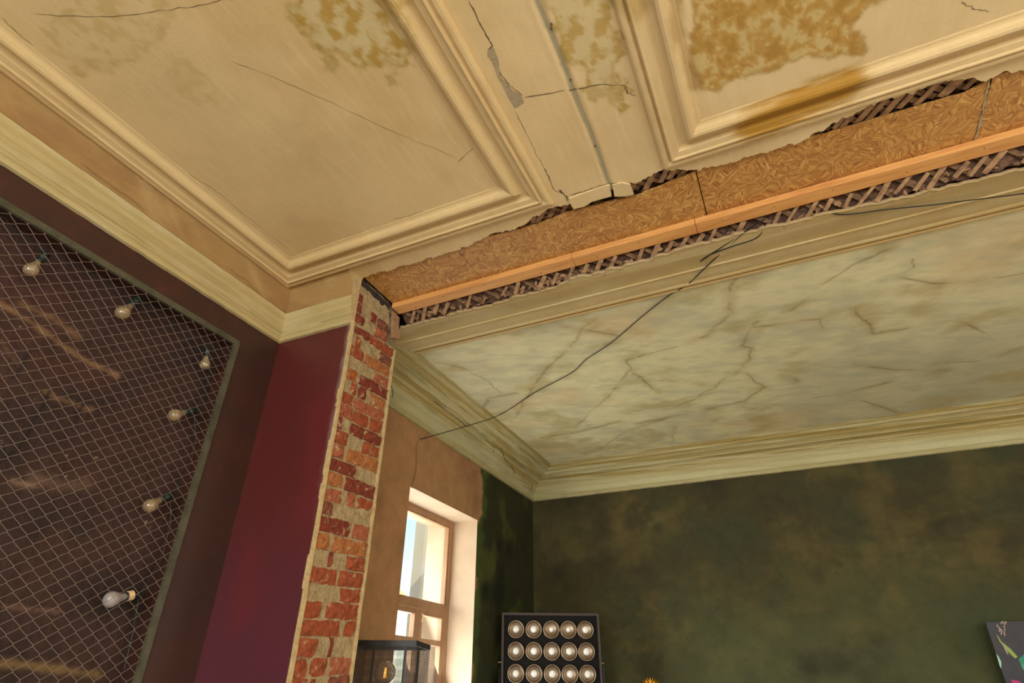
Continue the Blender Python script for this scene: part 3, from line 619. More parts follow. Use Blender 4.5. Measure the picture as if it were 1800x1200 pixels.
sweep('trim_5', [(XL, Y2), (XL, YB), (XR, YB)], CPB, .025, M['plaster'], cornB, -1, kind='structure', wob=.0035)
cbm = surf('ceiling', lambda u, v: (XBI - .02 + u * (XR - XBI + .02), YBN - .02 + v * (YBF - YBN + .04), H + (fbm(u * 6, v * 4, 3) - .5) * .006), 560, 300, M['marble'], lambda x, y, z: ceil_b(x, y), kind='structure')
# cracks along the left cornice of the far room
def on_corn(px, py):                            # point of the sloping left cornice seen at a pixel (profile chord, offset towards the room)
    n = np.array([.31, 0, -.43]); n /= np.linalg.norm(n); p0 = np.array([XL + .0, 0, 3.69]) + n * .040; v = ray(px, py); t = ((p0 - CP) @ n) / (v @ n); return CP + t * v
for l, w in (([(763, 705), (780, 718), (800, 733), (820, 748)], .003), ([(852, 772), (870, 785), (882, 790)], .0025), ([(880, 788), (886, 803), (892, 812), (902, 824), (906, 834)], .0045), ([(868, 784), (868, 795)], .0025), ([(920, 853), (928, 858), (935, 862), (935, 850)], .003), ([(688, 678), (691, 690), (690, 698)], .004), ([(812, 740), (816, 748), (824, 750)], .003)):
    b = MB(); P = [on_corn(*p) for p in l]; Q = []
    for a, c in zip(P[:-1], P[1:]):
        for k in range(4): Q.append(a * (1 - k / 4) + c * k / 4 + np.array([0, random.uniform(-.006, .006), random.uniform(-.004, .004)]))
    Q.append(P[-1]); w *= 1.6; b.tube([tuple(q) for q in Q], w, 4, rr=[w * random.uniform(.4, 1) for _ in Q]); b.build('crack', M['crack'], cbm)

# ---------------------------------------------------------------- brick end of the broken-out wall
NZ = lambda s, a: (random.random() - .5) * 2 * s
def pierF(u, v):
    z = v * 4.015; ytop = np.where(z > 3.70, 2.80, 2.885); y = 2.448 + u * (ytop - 2.448)
    x = XP - .011 + .012 * (fbm(y * 22, z * 22, 4) - .4) * np.where((u > .01) & (u < .99), 1, .4); return x, y, z
pm = surf('mortar_face', pierF, 44, 400, M['mortar'], parent=part)
surf('soot_patch', lambda u, v: (XP - .004 - .004 * fbm(u * 9, v * 5, 3), 2.455 + u * .33, 4.008 - v * (.025 + .05 * fbm(u * 7 + 3, u * 0 + 1, 3))), 40, 6, mat('soot', '3A2E26', .95, n1=(30, '241C18', .4, .7, U), bump=(60, .8, .01)), parent=part)
b = MB(); b.box((XP - .05, 2.79, 3.68), (XP - .01, 2.885, 4.01)); b.build('broken_shoulder', M['sootmortar'], part)
rows = [(3.925, 3.852, [(0, .13, 'dark')]), (3.852, 3.772, [(0, .12, 'dark'), (.44, .62, 'dark'), (.64, .98, 'brown')]),
        (3.77, 3.692, [(.0, .26, 'dark'), (.62, 1.0, 'pink')]), (3.69, 3.612, [(.0, .42, 'dark'), (.50, .72, 'brown')]),
        (3.681, 3.611, [(.38, 1.0, 'red')]), (3.611, 3.53, [(.10, .22, 'red'), (.68, 1.0, 'brown')]), (3.53, 3.446, [(.0, .34, 'red'), (.35, 1.0, 'orange')]), (3.446, 3.365, [(.62, 1.0, 'pink')]),
        (3.365, 3.285, [(0, .28, 'glaze'), (.31, 1.0, 'dark')]), (3.285, 3.195, [(.17, .27, 'red'), (.34, .5, 'dark'), (.62, 1.0, 'orange')]), (3.195, 3.118, [(0, .25, 'red'), (.27, 1.0, 'pink')]),
        (3.118, 3.028, [(0, .30, 'pink'), (.31, .66, 'red'), (.67, .98, 'red')]), (3.028, 2.946, [(0, .10, 'dark'), (.28, .6, 'dark'), (.61, 1.0, 'dark')]), (2.946, 2.862, [(0, .25, 'red'), (.60, 1.0, 'red')]),
        (2.862, 2.774, [(0, .25, 'pink'), (.30, 1.0, 'orange')]), (2.774, 2.692, [(0, .55, 'dark')]), (2.692, 2.607, [(0, .3, 'orange'), (.36, 1.0, 'dark')]), (2.607, 2.522, [(0, .34, 'pink'), (.45, .64, 'pink'), (.655, 1.0, 'red')]),
        (2.522, 2.444, [(0, .2, 'brown')]), (2.444, 2.354, [(0, .6, 'dark'), (.65, 1.0, 'pink')]), (2.354, 2.261, [(0, .25, 'orange'), (.32, 1.0, 'orange')]), (2.261, 2.179, [(.28, .36, 'dark'), (.63, 1.0, 'red')]),
        (2.179, 2.092, [(0, .48, 'red'), (.53, 1.0, 'red')]), (2.092, 2.015, [(.60, 1.0, 'red')]), (2.015, 1.93, [(0, .3, 'red'), (.37, 1.0, 'red')]), (1.93, 1.847, [(0, .67, 'red'), (.77, 1.0, 'red')]),
        (1.847, 1.755, [(0, .32, 'red'), (.53, .59, 'dark')]), (1.755, 1.668, [(0, .2, 'red'), (.27, .56, 'red'), (.60, 1.0, 'pink')]), (1.668, 1.58, [(0, .27, 'red'), (.29, .4, 'dark'), (.62, 1.0, 'brown')])]
z = 1.58
while z > .2: rows.append((z, z - .084, [(0, .3, 'red'), (.33, 1, random.choice(['red', 'orange', 'dark']))] if random.random() < .6 else [(0, .62, 'red'), (.66, 1, 'pink')])); z -= .084
for (zt, zb, bs) in rows:
    for (f0, f1, cn) in bs:
        ymax = 2.80 if zt > 3.69 else 2.884; y0 = 2.452 + f0 * (ymax - 2.452); y1 = 2.452 + f1 * (ymax - 2.452); g = .007
        y0 += g * .4; y1 -= g * .4; za, zb2 = zb + g * .6, zt - g * .6
        nu_, nv_ = max(3, int((y1 - y0) / .03)), 3; V = []; Fq = []; xo = XP + random.uniform(-.004, .006)
        tl_ = -.028
        for j in range(nv_ + 1):
            for i in range(nu_ + 1):
                u = i / nu_; v = j / nv_; ed_ = min(u, 1 - u, v, 1 - v) < 1e-6
                y = y0 + (y1 - y0) * u; z_ = za + (zb2 - za) * v + tl_ * (1 - (y - 2.452) / .43)
                if zt > 3.9: z_ = min(z_, 4.005)
                y += random.uniform(-.009, .009); z_ += random.uniform(-.005, .005)
                V.append((xo + (random.uniform(-.010, -.003) if ed_ else random.uniform(-.004, .004)), min(max(y, 2.450), ymax + .004), z_))
        n0 = len(V)
        for j in range(nv_):
            for i in range(nu_): a = j * (nu_ + 1) + i; Fq.append((a, a + 1, a + nu_ + 2, a + nu_ + 1))
        per = [i for i in range(nu_ + 1)] + [(j + 1) * (nu_ + 1) - 1 for j in range(1, nv_ + 1)] + [nv_ * (nu_ + 1) + i for i in range(nu_ - 1, -1, -1)] + [j * (nu_ + 1) for j in range(nv_ - 1, 0, -1)]
        for i in per: V.append((XP - .028, V[i][1], V[i][2]))
        m_ = len(per)
        for k in range(m_): Fq.append((per[(k + 1) % m_], per[k], n0 + k, n0 + (k + 1) % m_))
        mesh_obj('brick', V, Fq, M['brick_' + cn], part)
# plaster skins seen edge-on at both sides of the brick
def lip(y, w, zt, name, sgn):
    V = []; Fq = []; n = 160
    for i in range(n + 1):
        z = zt * i / n; q = y + (float(fbm(np.array([z * 7.]), np.array([sgn * 5.]), 3)[0]) - .5) * .014
        a = q - w / 2; c = q + w / 2; V += [(XP - .02, a, z), (XP + .003, a, z), (XP + .004, c, z), (XP - .02, c, z)]
    for i in range(n):
        for k in range(3): a = 4 * i + k; Fq.append((a, a + 1, a + 5, a + 4))
    mesh_obj(name, V, Fq, M['lip'], part)
lip(Y1 - .012, .020, 3.66, 'plaster_edge', 1); lip(2.894, .016, 3.68, 'plaster_edge', -1)
b = MB(); b.box((-3.2, 2.886, 0), (XP - .02, 2.900, 3.72)); b.build('back_plaster', M['lip'], part)
V = []; b = MB(); b.add([(XP - .06, 2.82, 3.965), (XP + .004, 2.815, 3.965), (XP + .002, 2.90, 3.965), (XP - .06, 2.90, 3.965), (XP - .06, 2.85, 3.76), (XP + .006, 2.845, 3.755), (XP + .004, 2.935, 3.80), (XP - .06, 2.93, 3.80),
       (XP - .06, 2.83, 3.86), (XP + .012, 2.826, 3.86), (XP + .008, 2.90, 3.87), (XP - .06, 2.90, 3.87)], [(0, 1, 2, 3), (4, 7, 6, 5), (1, 0, 8, 9), (9, 8, 4, 5), (2, 1, 9, 10), (10, 9, 5, 6), (3, 2, 10, 11), (11, 10, 6, 7)])
b.build('plaster_remnant', M['claypink'], part)

# ---------------------------------------------------------------- wire mesh screen over the niche
scr = empty('mesh_screen', (XL, 1.5, nz0), label='chain-link wire screen in a thin grey-green steel frame on the brown wall', category='screen')
def sub(parent, v): p = parent.location; return [(a - p[0], c - p[1], d - p[2]) for a, c, d in v]
def bar(a, bb, name):
    b = MB(); b.box(a, bb); b.v = sub(scr, b.v); return b.build(name, M['steelangle'], scr)
t = .035
bar((XL - .012, ny0, nz1 - t), (XL + .007, ny1, nz1), 'angle_bar'); bar((XL - .012, ny1 - t, nz0), (XL + .007, ny1, nz1 - t), 'angle_bar')
bar((XL - .012, ny0, nz0), (XL + .007, ny1, nz0 + t), 'angle_bar'); bar((XL - .012, ny0, nz0 + t), (XL + .007, ny0 + t, nz1 - t), 'angle_bar')
HY, HZ = .0378, .0308; wm = {}
for k in range(int((ny1 - ny0 - .03) / HY)):
    ph = k % 2
    if ph not in wm:
        b = MB(); pts = []; nseg = int((nz1 - nz0 - .02) / HZ)
        for i in range(nseg + 1):
            s_ = ((i + ph) % 2); yy = s_ * HY; xo = .0022 if s_ else -.0022
            zz_ = i * HZ
            pts.append((xo, yy, zz_ - .0026)); pts.append((-xo, yy, zz_ + .0026))
        b.tube(pts, .00115, 4); me = bpy.data.meshes.new('wire'); me.from_pydata(b.v, [], b.f); me.materials.append(M['wire']); wm[ph] = me
    o = bpy.data.objects.new('wire', wm[ph]); o.location = (-.004, 2.10 - (k + 1) * HY - 1.5, .012); put(o, scr)

# ---------------------------------------------------------------- string of bulbs behind the screen
def bulb(px_tip, px_sock, lab, m=None, scale=1.0, tape=False):
    X0 = -2.963; a = Vector(at(*px_tip, 0, X0)); s_ = Vector(at(*px_sock, 0, X0)); d = (a - s_).normalized()
    L = (a - s_).length; k = L / .135
    q = Vector((0, 0, 1)).rotation_difference(d)
    root = empty('light_bulb', tuple(s_), label=lab, category='light bulb', group='bulbs strung behind the wire screen')
    root.rotation_mode = 'QUATERNION'; root.rotation_quaternion = q; root.scale = (k, k, k)
    b = MB(); b.lathe([(0, 0), (.014, .001), (.0175, .006), (.0175, .022), (.0185, .024), (.0185, .030), (.017, .032), (.016, .050), (.0165, .052), (.0165, .056), (.0135, .058)], 18); sk = b.build('socket', M['socket'], root, True)
    b = MB(); b.lathe([(.0125, .056), (.013, .066), (.017, .078), (.0245, .092), (.0285, .104), (.029, .111), (.026, .122), (.019, .130), (.010, .1345), (0, .135)], 20); b.build('glass', m or M['bulbglass'], root, True)
    if not m:
        b = MB(); b.tube([(-.004, 0, .060), (-.009, 0, .095), (0, .003, .101), (.009, 0, .095), (.004, 0, .060)], .0009, 4); b.build('filament_wire', M['cablewhite'], root)
    if tape:
        b = MB(); b.lathe([(.0178, .030), (.0182, .031), (.0180, .050), (.0174, .051)], 18); b.build('tape', M['tape'], sk)
    return root, Vector(s_)
B = [bulb((48, 482), (82, 445), 'clear bulb in the string, farthest to the left, tilted left'), bulb((208, 556), (246, 524), 'clear bulb behind the wire screen, second from the left along the top'),
     bulb((359, 648), (366, 610), 'clear bulb hanging straight down near the upper right corner of the screen'), bulb((298, 732), (343, 720), 'clear bulb lying almost level, below the one that hangs straight down'),
     bulb((254, 894), (302, 868), 'clear bulb tilted left low on the screen, above the frosted one'), bulb((183, 1056), (246, 1043), 'greyish frosted bulb with a cream tape band round its black socket', M['bulbdust'], tape=True)]
b = MB(); pts = []
chain = [(-40, 345), (10, 385), (50, 420)] + [(82, 445), (110, 440), (150, 470), (200, 505), (246, 524), (290, 560), (330, 588), (366, 610), (372, 640), (360, 690), (343, 720), (345, 770), (335, 820), (302, 868), (300, 920), (285, 980), (246, 1043), (235, 1110), (215, 1190)]
P = [Vector(at(*p, 0, -2.99)) for p in chain]
Q = []
for a, c in zip(P[:-1], P[1:]):
    for k in range(4): f = k / 4; Q.append(a.lerp(c, f) + Vector((random.uniform(-.002, .002), random.uniform(-.003, .003), -.012 * math.sin(math.pi * f))))
Q.append(P[-1]); b.tube([tuple(q) for q in Q], .0028, 5); b.build('string_light_cable', M['socket'], smooth=True, label='thin dark cable linking the bulbs behind the wire screen', category='cable')

# ---------------------------------------------------------------- window
FX = -3.2
win = empty('window_1', (FX, (wy0 + wy1) / 2, wz0), kind='structure')
def wb_(name, a, c, m=M['frameold'], parent=win):
    b = MB(); b.box(a, c); p = win.location; b.v = [(x - p[0], y - p[1], z - p[2]) for x, y, z in b.v]; return b.build(name, m, parent)
fr = MB()
for a, c in (((FX - .06, wy0, wz0), (FX + .02, wy0 + .05, wz1)), ((FX - .06, wy1 - .05, wz0), (FX + .02, wy1, wz1)), ((FX - .059, wy0 + .0495, wz1 - .055), (FX + .019, wy1 - .0495, wz1 - .0005)), ((FX - .059, wy0 + .0495, wz0 + .0005), (FX + .019, wy1 - .0495, wz0 + .06)),
             ((FX - .058, wy0 + .0495, 2.235), (FX + .026, wy1 - .0495, 2.315)), ((FX - .03, wy0 + .05, wz1 - .075), (FX + .008, wy1 - .05, wz1 - .055))): fr.box(a, c)
p = win.location; fr.v = [(x - p[0], y - p[1], z - p[2]) for x, y, z in fr.v]; frm = fr.build('window_frame', M['frameold'], win)
wb_('pane', (FX - .022, wy0 + .05, 2.315), (FX - .018, wy1 - .05, wz1 - .06), M['pane'])
tf = MB()
for a, c in (((FX - .04, wy0 + .05, 2.315), (FX + .004, wy0 + .075, 3.06)), ((FX - .04, wy1 - .075, 2.315), (FX + .004, wy1 - .05, 3.06))): tf.box(a, c)
tf.v = [(x - p[0], y - p[1], z - p[2]) for x, y, z in tf.v]; tf.build('sash_stile', M['frameold'], win)
for (a, c) in ((wy0 + .05, 4.885), (4.895, wy1 - .05)):
    s_ = MB(); w = .055
    for zz0, zz1 in ((2.19, 2.235), (1.955, 2.0), (wz0 + .06, wz0 + .13)): s_.box((FX - .035, a, zz0), (FX + .012, c, zz1))
    s_.box((FX - .0355, a + .0006, wz0 + .061), (FX + .0125, a + w, 2.2345)); s_.box((FX - .0355, c - w - .01, wz0 + .061), (FX + .0125, c - .0006, 2.2345))
    s_.v = [(x - p[0], y - p[1], z - p[2]) for x, y, z in s_.v]; cs = s_.build('casement', M['frameold'], win)
    wb_('pane', (FX - .020, a + w, wz0 + .12), (FX - .016, c - w, 2.195), M['pane'])
hk = MB(); hk.tube([(FX + .02, 4.93, 2.20), (FX + .03, 4.93, 2.17), (FX + .02, 4.93, 2.13)], .006, 6); hk.v = [(x - p[0], y - p[1], z - p[2]) for x, y, z in hk.v]; hk.build('latch', M['tape'], win)
wb_('window_sill', (FX, wy0 - .05, wz0 - .04), (XL + .08, wy1 + .05, wz0), M['frameold'])
PY_ = .5 * (at(737, 980, 0, -4.9)[1] + at(757, 980, 0, -4.9)[1]); PW_ = .5 * (at(757, 980, 0, -4.9)[1] - at(737, 980, 0, -4.9)[1])
# outside: street, porch post, plank wall, buildings
b = MB(); b.box((-40, -25, -1.2), (-3.6, 40, -1.0)); b.build('pavement', M['ground'], kind='structure')
b = MB(); b.box((5.4, -25, -1.2), (40, 40, -1.0)); b.box((-3.5, -25, -1.2), (5.4, -4, -1.0)); b.build('pavement', M['ground'], kind='structure')
ps = empty('porch_post', (-4.9, PY_, -1), label='sunlit cream square post standing outside the window', category='post')
b = MB(); b.box((-.11, -PW_, 0), (.11, PW_, 6.0)); b.build('shaft', M['facade'], ps); b = MB(); b.box((-.15, -.2, 0), (.15, .2, .3)); b.build('plinth', M['facade'], ps)
pw = empty('plank_wall', (-5.2, at(757, 980, 0, -5.2)[1] - .25, -1), label='sunlit vertical plank wall seen through the right side of the window', category='wall')
for i in range(12):
    b = MB(); b.box((-.02 + (i % 3) * .004, i * .21 + .25, 0), (.02, i * .21 + .452, 6)); b.build('plank', M['plank'], pw)
bd = empty('street_building', (-16, 14, -1), label='white building with an ochre gable across the street, through the window', category='building')
b = MB(); b.box((-4, -3, 0), (0, 9, 6.0)); b.build('wall', M['facadewhite'], bd)
b = MB(); b.add([(-4.2, -3.3, 6), (.3, -3.3, 6), (.3, 9.3, 6), (-4.2, 9.3, 6), (-2, -3.3, 7.8), (-2, 9.3, 7.8)], [(0, 1, 4), (3, 5, 2), (1, 2, 5, 4), (0, 4, 5, 3), (0, 3, 2, 1)]); b.build('roof', M['facadeorange'], bd)
for k in range(4):
    b = MB(); b.box((0, -2 + k * 2.7, 2.2), (.06, -1 + k * 2.7, 4.0)); b.build('window_panel', M['canvas'], bd)

# ---------------------------------------------------------------- cable across the far ceiling
ZC = 3.975
def cable(pts, r, name, m, lab, **kw):
    Q = []; P = [Vector(tuple(p)) for p in pts]
    for i in range(len(P) - 1):
        p0 = P[max(i - 1, 0)]; p1 = P[i]; p2 = P[i + 1]; p3 = P[min(i + 2, len(P) - 1)]
        for k in range(6):
            t = k / 6; Q.append(.5 * ((2 * p1) + (-p0 + p2) * t + (2 * p0 - 5 * p1 + 4 * p2 - p3) * t * t + (-p0 + 3 * p1 - 3 * p2 + p3) * t ** 3))
    Q.append(P[-1]); b = MB(); b.tube([tuple(q) for q in Q], r, 6); return b.build(name, m, smooth=True, label=lab, category='cable', **kw)
pa = [at(*q, 2, 3.985) for q in ((880, 728), (940, 690), (1005, 655), (1030, 632), (1075, 602), (1130, 555), (1175, 520), (1208, 500))] + [at(*q, 2, 3.950) for q in ((1240, 470), (1268, 444))] + [at(*q, 2, 3.932) for q in ((1300, 415), (1322, 398), (1345, 385))]
p_end = at(738, 772, 0, XL + .012); pin = np.array([at(822, 747, 2, 3.90)])[0]
cable([p_end, on_corn(822, 748)] + pa, .0042, 'ceiling_cable', M['cable'], 'black cable running diagonally across the marbled ceiling to the left cornice')
cable([at(*q, 2, 3.935) for q in ((1345, 384), (1290, 420), (1232, 459), (1250, 447), (1290, 432), (1330, 418), (1345, 395))], .0038, 'cable_loop', M['cable'], 'slack loop of brown-black cable at the laths beside the batten')
cable([at(*q, 2, 3.93) for q in ((1462, 374), (1475, 377), (1500, 376), (1560, 368), (1640, 360), (1720, 350), (1800, 340), (1900, 326))], .0038, 'border_cable', M['cable'], 'thin dark cable lying along the near border of the marbled ceiling, right side')
cable([p_end, p_end + np.array([.0, -.03, -.06]), at(733, 800, 0, XL + .010), at(731, 830, 0, XL + .01), at(723, 857, 0, XL + .01)], .004, 'wall_cable', M['frameold'], 'tan painted cable running down the tan wall to the window corner')
for q, zc in (((932, 692), 3.985), ((1028, 634), 3.985), ((1208, 500), 3.98), ((1268, 446), 3.948), ((880, 728), 3.985)):
    c = at(*q, 2, zc); b = MB(); b.tube([tuple(c + np.array([-.012, -.008, .008])), tuple(c + np.array([0, 0, -.008])), tuple(c + np.array([.014, .012, .008]))], .0022, 5); b.build('cable_clip', M['cablewhite'] if q[0] > 1200 else M['chip'], bpy.data.objects['ceiling_cable'])

# ---------------------------------------------------------------- reflector light panel on its stand
sc_ = .93; ev = Vector((.9075, .42, 0)).normalized(); TR = Vector((-2.066 * sc_, 6.72 * sc_, 1.6 + .736 * sc_)); Wp = 1.055 * sc_; Hp = 1.38
lp = empty('reflector_lamp', (TR.x - ev.x * Wp / 2, TR.y - ev.y * Wp / 2, 0), math.atan2(ev.y, ev.x), label='dark floor-standing panel light with rows of round reflectors by the green wall', category='lamp')
zt = TR.z; zb = zt - Hp
b = MB(); b.box((-Wp / 2 + .015, .01, zb + .015), (Wp / 2 - .015, .10, zt - .015)); b.build('housing', M['panelface'], lp)
b = MB()
for a, c in (((-Wp / 2, -.012, zt - .022), (Wp / 2, .10, zt)), ((-Wp / 2, -.012, zb), (Wp / 2, .10, zb + .022)), ((-Wp / 2, -.012, zb + .022), (-Wp / 2 + .022, .10, zt - .022)), ((Wp / 2 - .022, -.012, zb + .022), (Wp / 2, .10, zt - .022))): b.box(a, c)
b.build('rim', M['rim'], lp)
cx = [-.9015, -.7108, -.5203, -.3363, -.1527]; RM = Matrix.Rotation(math.pi / 2, 4, 'X')
mr = mo = None
for r in range(6):
    for c in range(5):
        x = (cx[c] + .5275) * sc_; z = zt - .150 - r * .1935
        if z - .09 < zb: continue
        if mr is None:
            b = MB(); b.lathe([(.079, .0), (.083, .004), (.081, .010), (.074, .009), (.070, .004), (.058, -.012), (.046, -.030), (.043, -.034), (.040, -.03), (.034, -.05), (.024, -.062), (.0, -.064)], 28, RM)
            o = b.build('reflector', M['reflector'], lp, True); mr = o.data
            b = MB(); b.lathe([(.014, -.050), (.018, -.035), (.024, -.020), (.0315, .004), (.0335, .018), (.031, .031), (.024, .039), (.011, .0435), (0, .0445)], 20, RM); q = b.build('bulb', M['opal'], o, True); mo = q.data
        else:
            o = bpy.data.objects.new('reflector', mr); put(o, lp); q = bpy.data.objects.new('bulb', mo); put(q, o)
        o.location = (x, -.001, z)
        if (r, c) in ((0, 2), (0, 3)): q.scale = (.75, 1, .75)
lp_h = bpy.data.objects['housing']
for s_ in (-1, 1):
    b = MB(); b.tube([(s_ * (Wp / 2 + .03), .05, zt - .44), (s_ * (Wp / 2 - .0), .05, zt - .44)], .007, 8); b.build('bolt', M['bolt'], lp)
    b = MB(); b.tube([(s_ * (Wp / 2 + .018), .05, zt - .48), (s_ * (Wp / 2 + .018), .05, .02)], .012, 8); b.build('stand_leg', M['blacksteel'], lp)
    b = MB(); b.box((s_ * (Wp / 2 + .018) - .03, -.3, 0), (s_ * (Wp / 2 + .018) + .03, .25, .03)); b.build('foot', M['blacksteel'], lp)

# ---------------------------------------------------------------- caged lamp by the window
dep = 3.62; fr_c = Vector(dist_at(733, 1125, dep)); side = .46
rz = math.radians(21); ex = Vector((math.cos(rz), math.sin(rz), 0)); ey = Vector((-math.sin(rz), math.cos(rz), 0)); cc = fr_c - ex * side / 2 + ey * side / 2
lamp = empty('cage_lamp', (cc.x, cc.y, 0), rz, label='black square cage lamp of fine steel mesh round a clear globe bulb', category='lamp')
zt = fr_c.z; zb = zt - .55; h = side / 2
for side_ in (0, 1):
  b = MB(); zo = -side_ * (.55 - .032)
  for a, c in (((-h, -h, zt - .032), (h, -h + .004, zt)), ((-h, h - .004, zt - .032), (h, h, zt)), ((-h, -h, zt - .032), (-h + .004, h, zt)), ((h - .004, -h, zt - .032), (h, h, zt))): b.box((a[0], a[1], a[2] + zo), (c[0], c[1], c[2] + zo))
  b.build('band', M['blacksteel'], lamp)
for sx in (-1, 1):
    for sy in (-1, 1):
        b = MB(); x = sx * (h - .075); y = sy * (h - .03); b.box((x - .007, y - .007, zb - .02), (x + .007, y + .007, zt - .01)); b.build('post', M['blacksteel'], lamp)
for k, (ax, s_) in enumerate((('y', -1), ('y', 1), ('x', -1), ('x', 1))):
    b = MB(); pit = .0065; n = int(side / pit); w = .0008
    for i in range(n + 1):
        q = -h + i * pit
        if ax == 'y': b.add([(q - w, s_ * (h - .006), zb + .02), (q + w, s_ * (h - .006), zb + .02), (q + w, s_ * (h - .006), zt - .02), (q - w, s_ * (h - .006), zt - .02)], [(0, 1, 2, 3)])
        else: b.add([(s_ * (h - .006), q - w, zb + .02), (s_ * (h - .006), q + w, zb + .02), (s_ * (h - .006), q + w, zt - .02), (s_ * (h - .006), q - w, zt - .02)], [(0, 1, 2, 3)])
    m_ = int((zt - zb) / pit)
    for i in range(m_):
        z = zb + .02 + i * pit
        if z > zt - .02: break
        if ax == 'y': b.add([(-h, s_ * (h - .0065), z - w), (h, s_ * (h - .0065), z - w), (h, s_ * (h - .0065), z + w), (-h, s_ * (h - .0065), z + w)], [(0, 1, 2, 3)])
        else: b.add([(s_ * (h - .0065), -h, z - w), (s_ * (h - .0065), h, z - w), (s_ * (h - .0065), h, z + w), (s_ * (h - .0065), -h, z + w)], [(0, 1, 2, 3)])
    b.build('wire_mesh', M['meshsteel'], lamp, kind='stuff')
b = MB(); b.box((-h + .02, -h + .02, zb - .012), (h - .02, h - .02, zb + .004)); b.build('base_plate', M['blacksteel'], lamp)
b = MB(); b.tube([(0, 0, .03), (0, 0, zb)], .014, 10); b.build('pole', M['blacksteel'], lamp)
b = MB(); b.lathe([(0, 0), (.17, 0), (.17, .02), (.03, .035), (0, .035)], 28); b.build('foot', M['blacksteel'], lamp, True)
gb = Vector(dist_at(677, 1182, 3.75)); inv = Matrix.Rotation(-rz, 4, 'Z'); lc = inv @ (gb - Vector((cc.x, cc.y, 0)))
R_ = .0675; b = MB(); pr = [(.0, R_)] + [(R_ * math.sin(a), R_ * math.cos(a)) for a in np.linspace(.15, 2.75, 18)] + [(.018, -R_ - .02), (.018, -R_ - .03)]
b.lathe(pr, 28, Matrix.Translation(lc)); gl = b.build('globe_bulb', M['bulbglass'], lamp, True)
b = MB(); b.lathe([(.020, -R_ - .03), (.020, -R_ - .09), (0, -R_ - .09)], 16, Matrix.Translation(lc)); b.build('socket', M['blacksteel'], lamp, True)
b = MB(); b.tube([(lc.x, lc.y, zb), (lc.x, lc.y, lc.z - R_ - .085)], .008, 8); b.build('stem', M['blacksteel'], lamp)
b = MB()
for k in range(6):
    a = k * math.pi / 3; b.tube([(lc.x + .008 * math.cos(a), lc.y + .008 * math.sin(a), lc.z - .03), (lc.x + .005 * math.cos(a), lc.y + .005 * math.sin(a), lc.z + .028)], .0014, 4)
b.build('filament', M['filament'], gl)

# ---------------------------------------------------------------- gold leaf ornament on the green wall
tip = at(1143, 1188, 1, YB - .05)
og = empty('gold_ornament', (tip[0], YB - .05, tip[2] - .30), label='gilded leafy ornament on the green wall at the bottom edge of the picture', category='ornament')
b = MB(); b.lathe([(0, -.16), (.05, -.14), (.085, -.06), (.09, .02), (.07, .10), (.035, .16), (0, .17)], 18); b.v = [(x, y * .5, z) for x, y, z in b.v]; b.build('body', M['gold'], og, True)
for row, (n, L, sp) in enumerate(((7, .15, .55), (6, .13, .85), (5, .10, .35))):
    for k in range(n):
        a = (k - (n - 1) / 2) / max(1, (n - 1) / 2) * sp + (row * .07); dx, dz = math.sin(a), math.cos(a); o_ = Vector((0, -.012 * row, .14)); e_ = Vector((dz, 0, -dx))
        d = Vector((dx, -.15 + row * .08, dz)); b = MB(); pts = []
        P_ = [(0, .006), (.35, .013), (.7, .011), (1, .0005)]
        V = []
        for f, w in P_: c = o_ + d * (L * f); V += [c - e_ * w, c + Vector((0, -.006, 0)), c + e_ * w]
        b.add(V, [(3 * i + j, 3 * i + j + 1, 3 * i + j + 4, 3 * i + j + 3) for i in range(3) for j in range(2)])
        b.add([tuple(Vector(v) + Vector((0, .006, 0))) for v in V], [(3 * i + j + 3, 3 * i + j + 4, 3 * i + j + 1, 3 * i + j) for i in range(3) for j in range(2)]); b.build('leaf', M['gold'], og)
b = MB(); b.box((-.012, 0, -.05), (.012, .052, .05)); b.build('bracket', M['gold'], og)

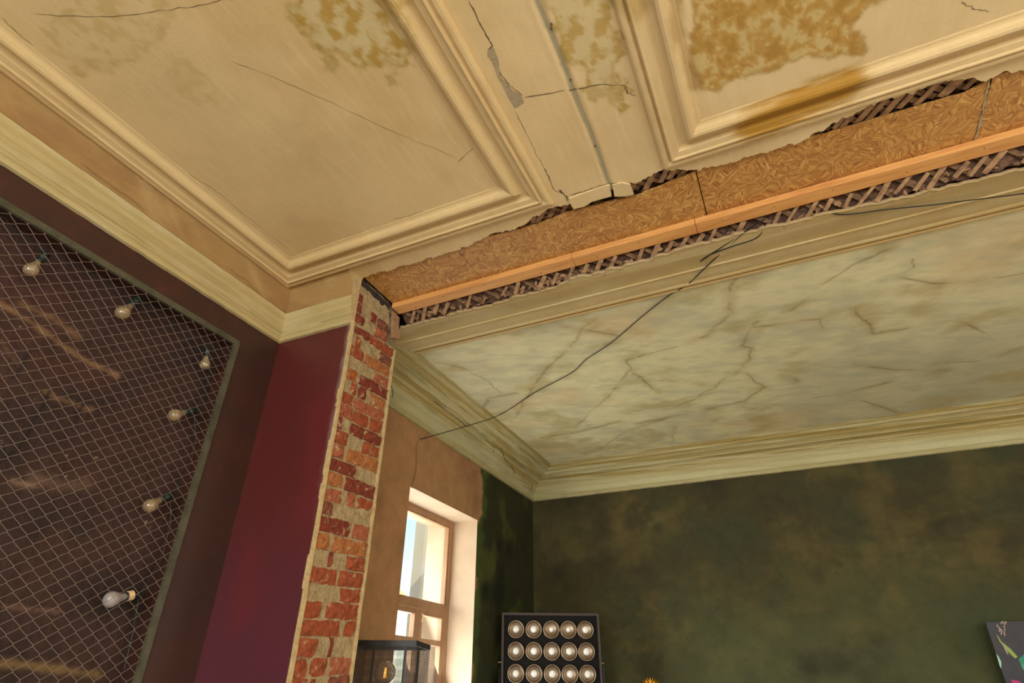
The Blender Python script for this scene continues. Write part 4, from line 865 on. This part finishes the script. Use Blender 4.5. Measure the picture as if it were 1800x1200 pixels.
# ---------------------------------------------------------------- print of plants at the right edge
LEAN = .154; pc = at(1732, 1093, 1, YB - .23); RX = Matrix.Rotation(LEAN, 3, 'X'); NP = np.array(RX @ Vector((0, -1, 0)))
pk = empty('plant_picture', tuple(pc), label='dark grey picture with green leaves and a pink petal on the green wall, right edge', category='picture')
pk.rotation_euler = (LEAN, 0, 0)
b = MB(); b.box((0, 0, -1.3), (1.0, .026, 0)); b.build('canvas_board', M['canvas'], pk)
def shape(px, m, name, k=0):
    V = []
    for x, y in px:
        v = ray(x, y); t = ((pc - CP) @ NP) / (v @ NP); q = RX.inverted() @ Vector(CP + t * v - pc); V.append((q.x, -.0015 - k * .0005, q.z))
    me = bpy.data.meshes.new(name); bm = bmesh.new(); f = bm.faces.new([bm.verts.new(v) for v in V]); bmesh.ops.triangulate(bm, faces=[f]); bm.to_mesh(me); bm.free(); me.materials.append(m); put(bpy.data.objects.new(name, me), pk)
ml = mat('print_lime', '93A94C', .6); mm = mat('print_mint', 'A6D8BC', .6); mg = mat('print_teal_green', '2F8A68', .6, n1=(20, '6CC09C', .5, .7, U)); mp_ = mat('print_pink', 'B8327A', .6); mb_ = mat('print_beige', 'B49C8C', .6)
shape([(1751, 1114), (1754, 1117), (1760, 1127), (1775, 1139), (1789, 1154), (1784, 1157), (1770, 1143), (1757, 1127)], ml, 'painted_stem'); shape([(1761, 1130), (1764, 1131), (1773, 1150), (1770, 1149)], mb_, 'painted_stem', 1)
shape([(1751, 1148), (1755, 1153), (1760, 1163), (1760, 1175), (1757.5, 1171)], mm, 'painted_leaf'); shape([(1790, 1158), (1800, 1150), (1830, 1150), (1840, 1185), (1815, 1190), (1798, 1176)], mg, 'painted_leaf')
shape([(1777, 1194), (1790, 1196), (1815, 1212), (1800, 1230), (1786, 1215)], mp_, 'painted_petal')
for x, y in ((1760, 1094), (1763, 1093), (1766, 1096), (1765, 1101), (1766, 1106), (1765, 1111), (1766, 1115), (1753, 1099), (1756, 1103), (1759, 1106), (1757, 1108), (1761, 1109), (1760, 1113), (1768, 1093)):
    shape([(x - 1.6, y), (x, y - 2.6), (x + 1.5, y + .4), (x + .4, y + 2.8)], mb_, 'painted_sprig', 1)
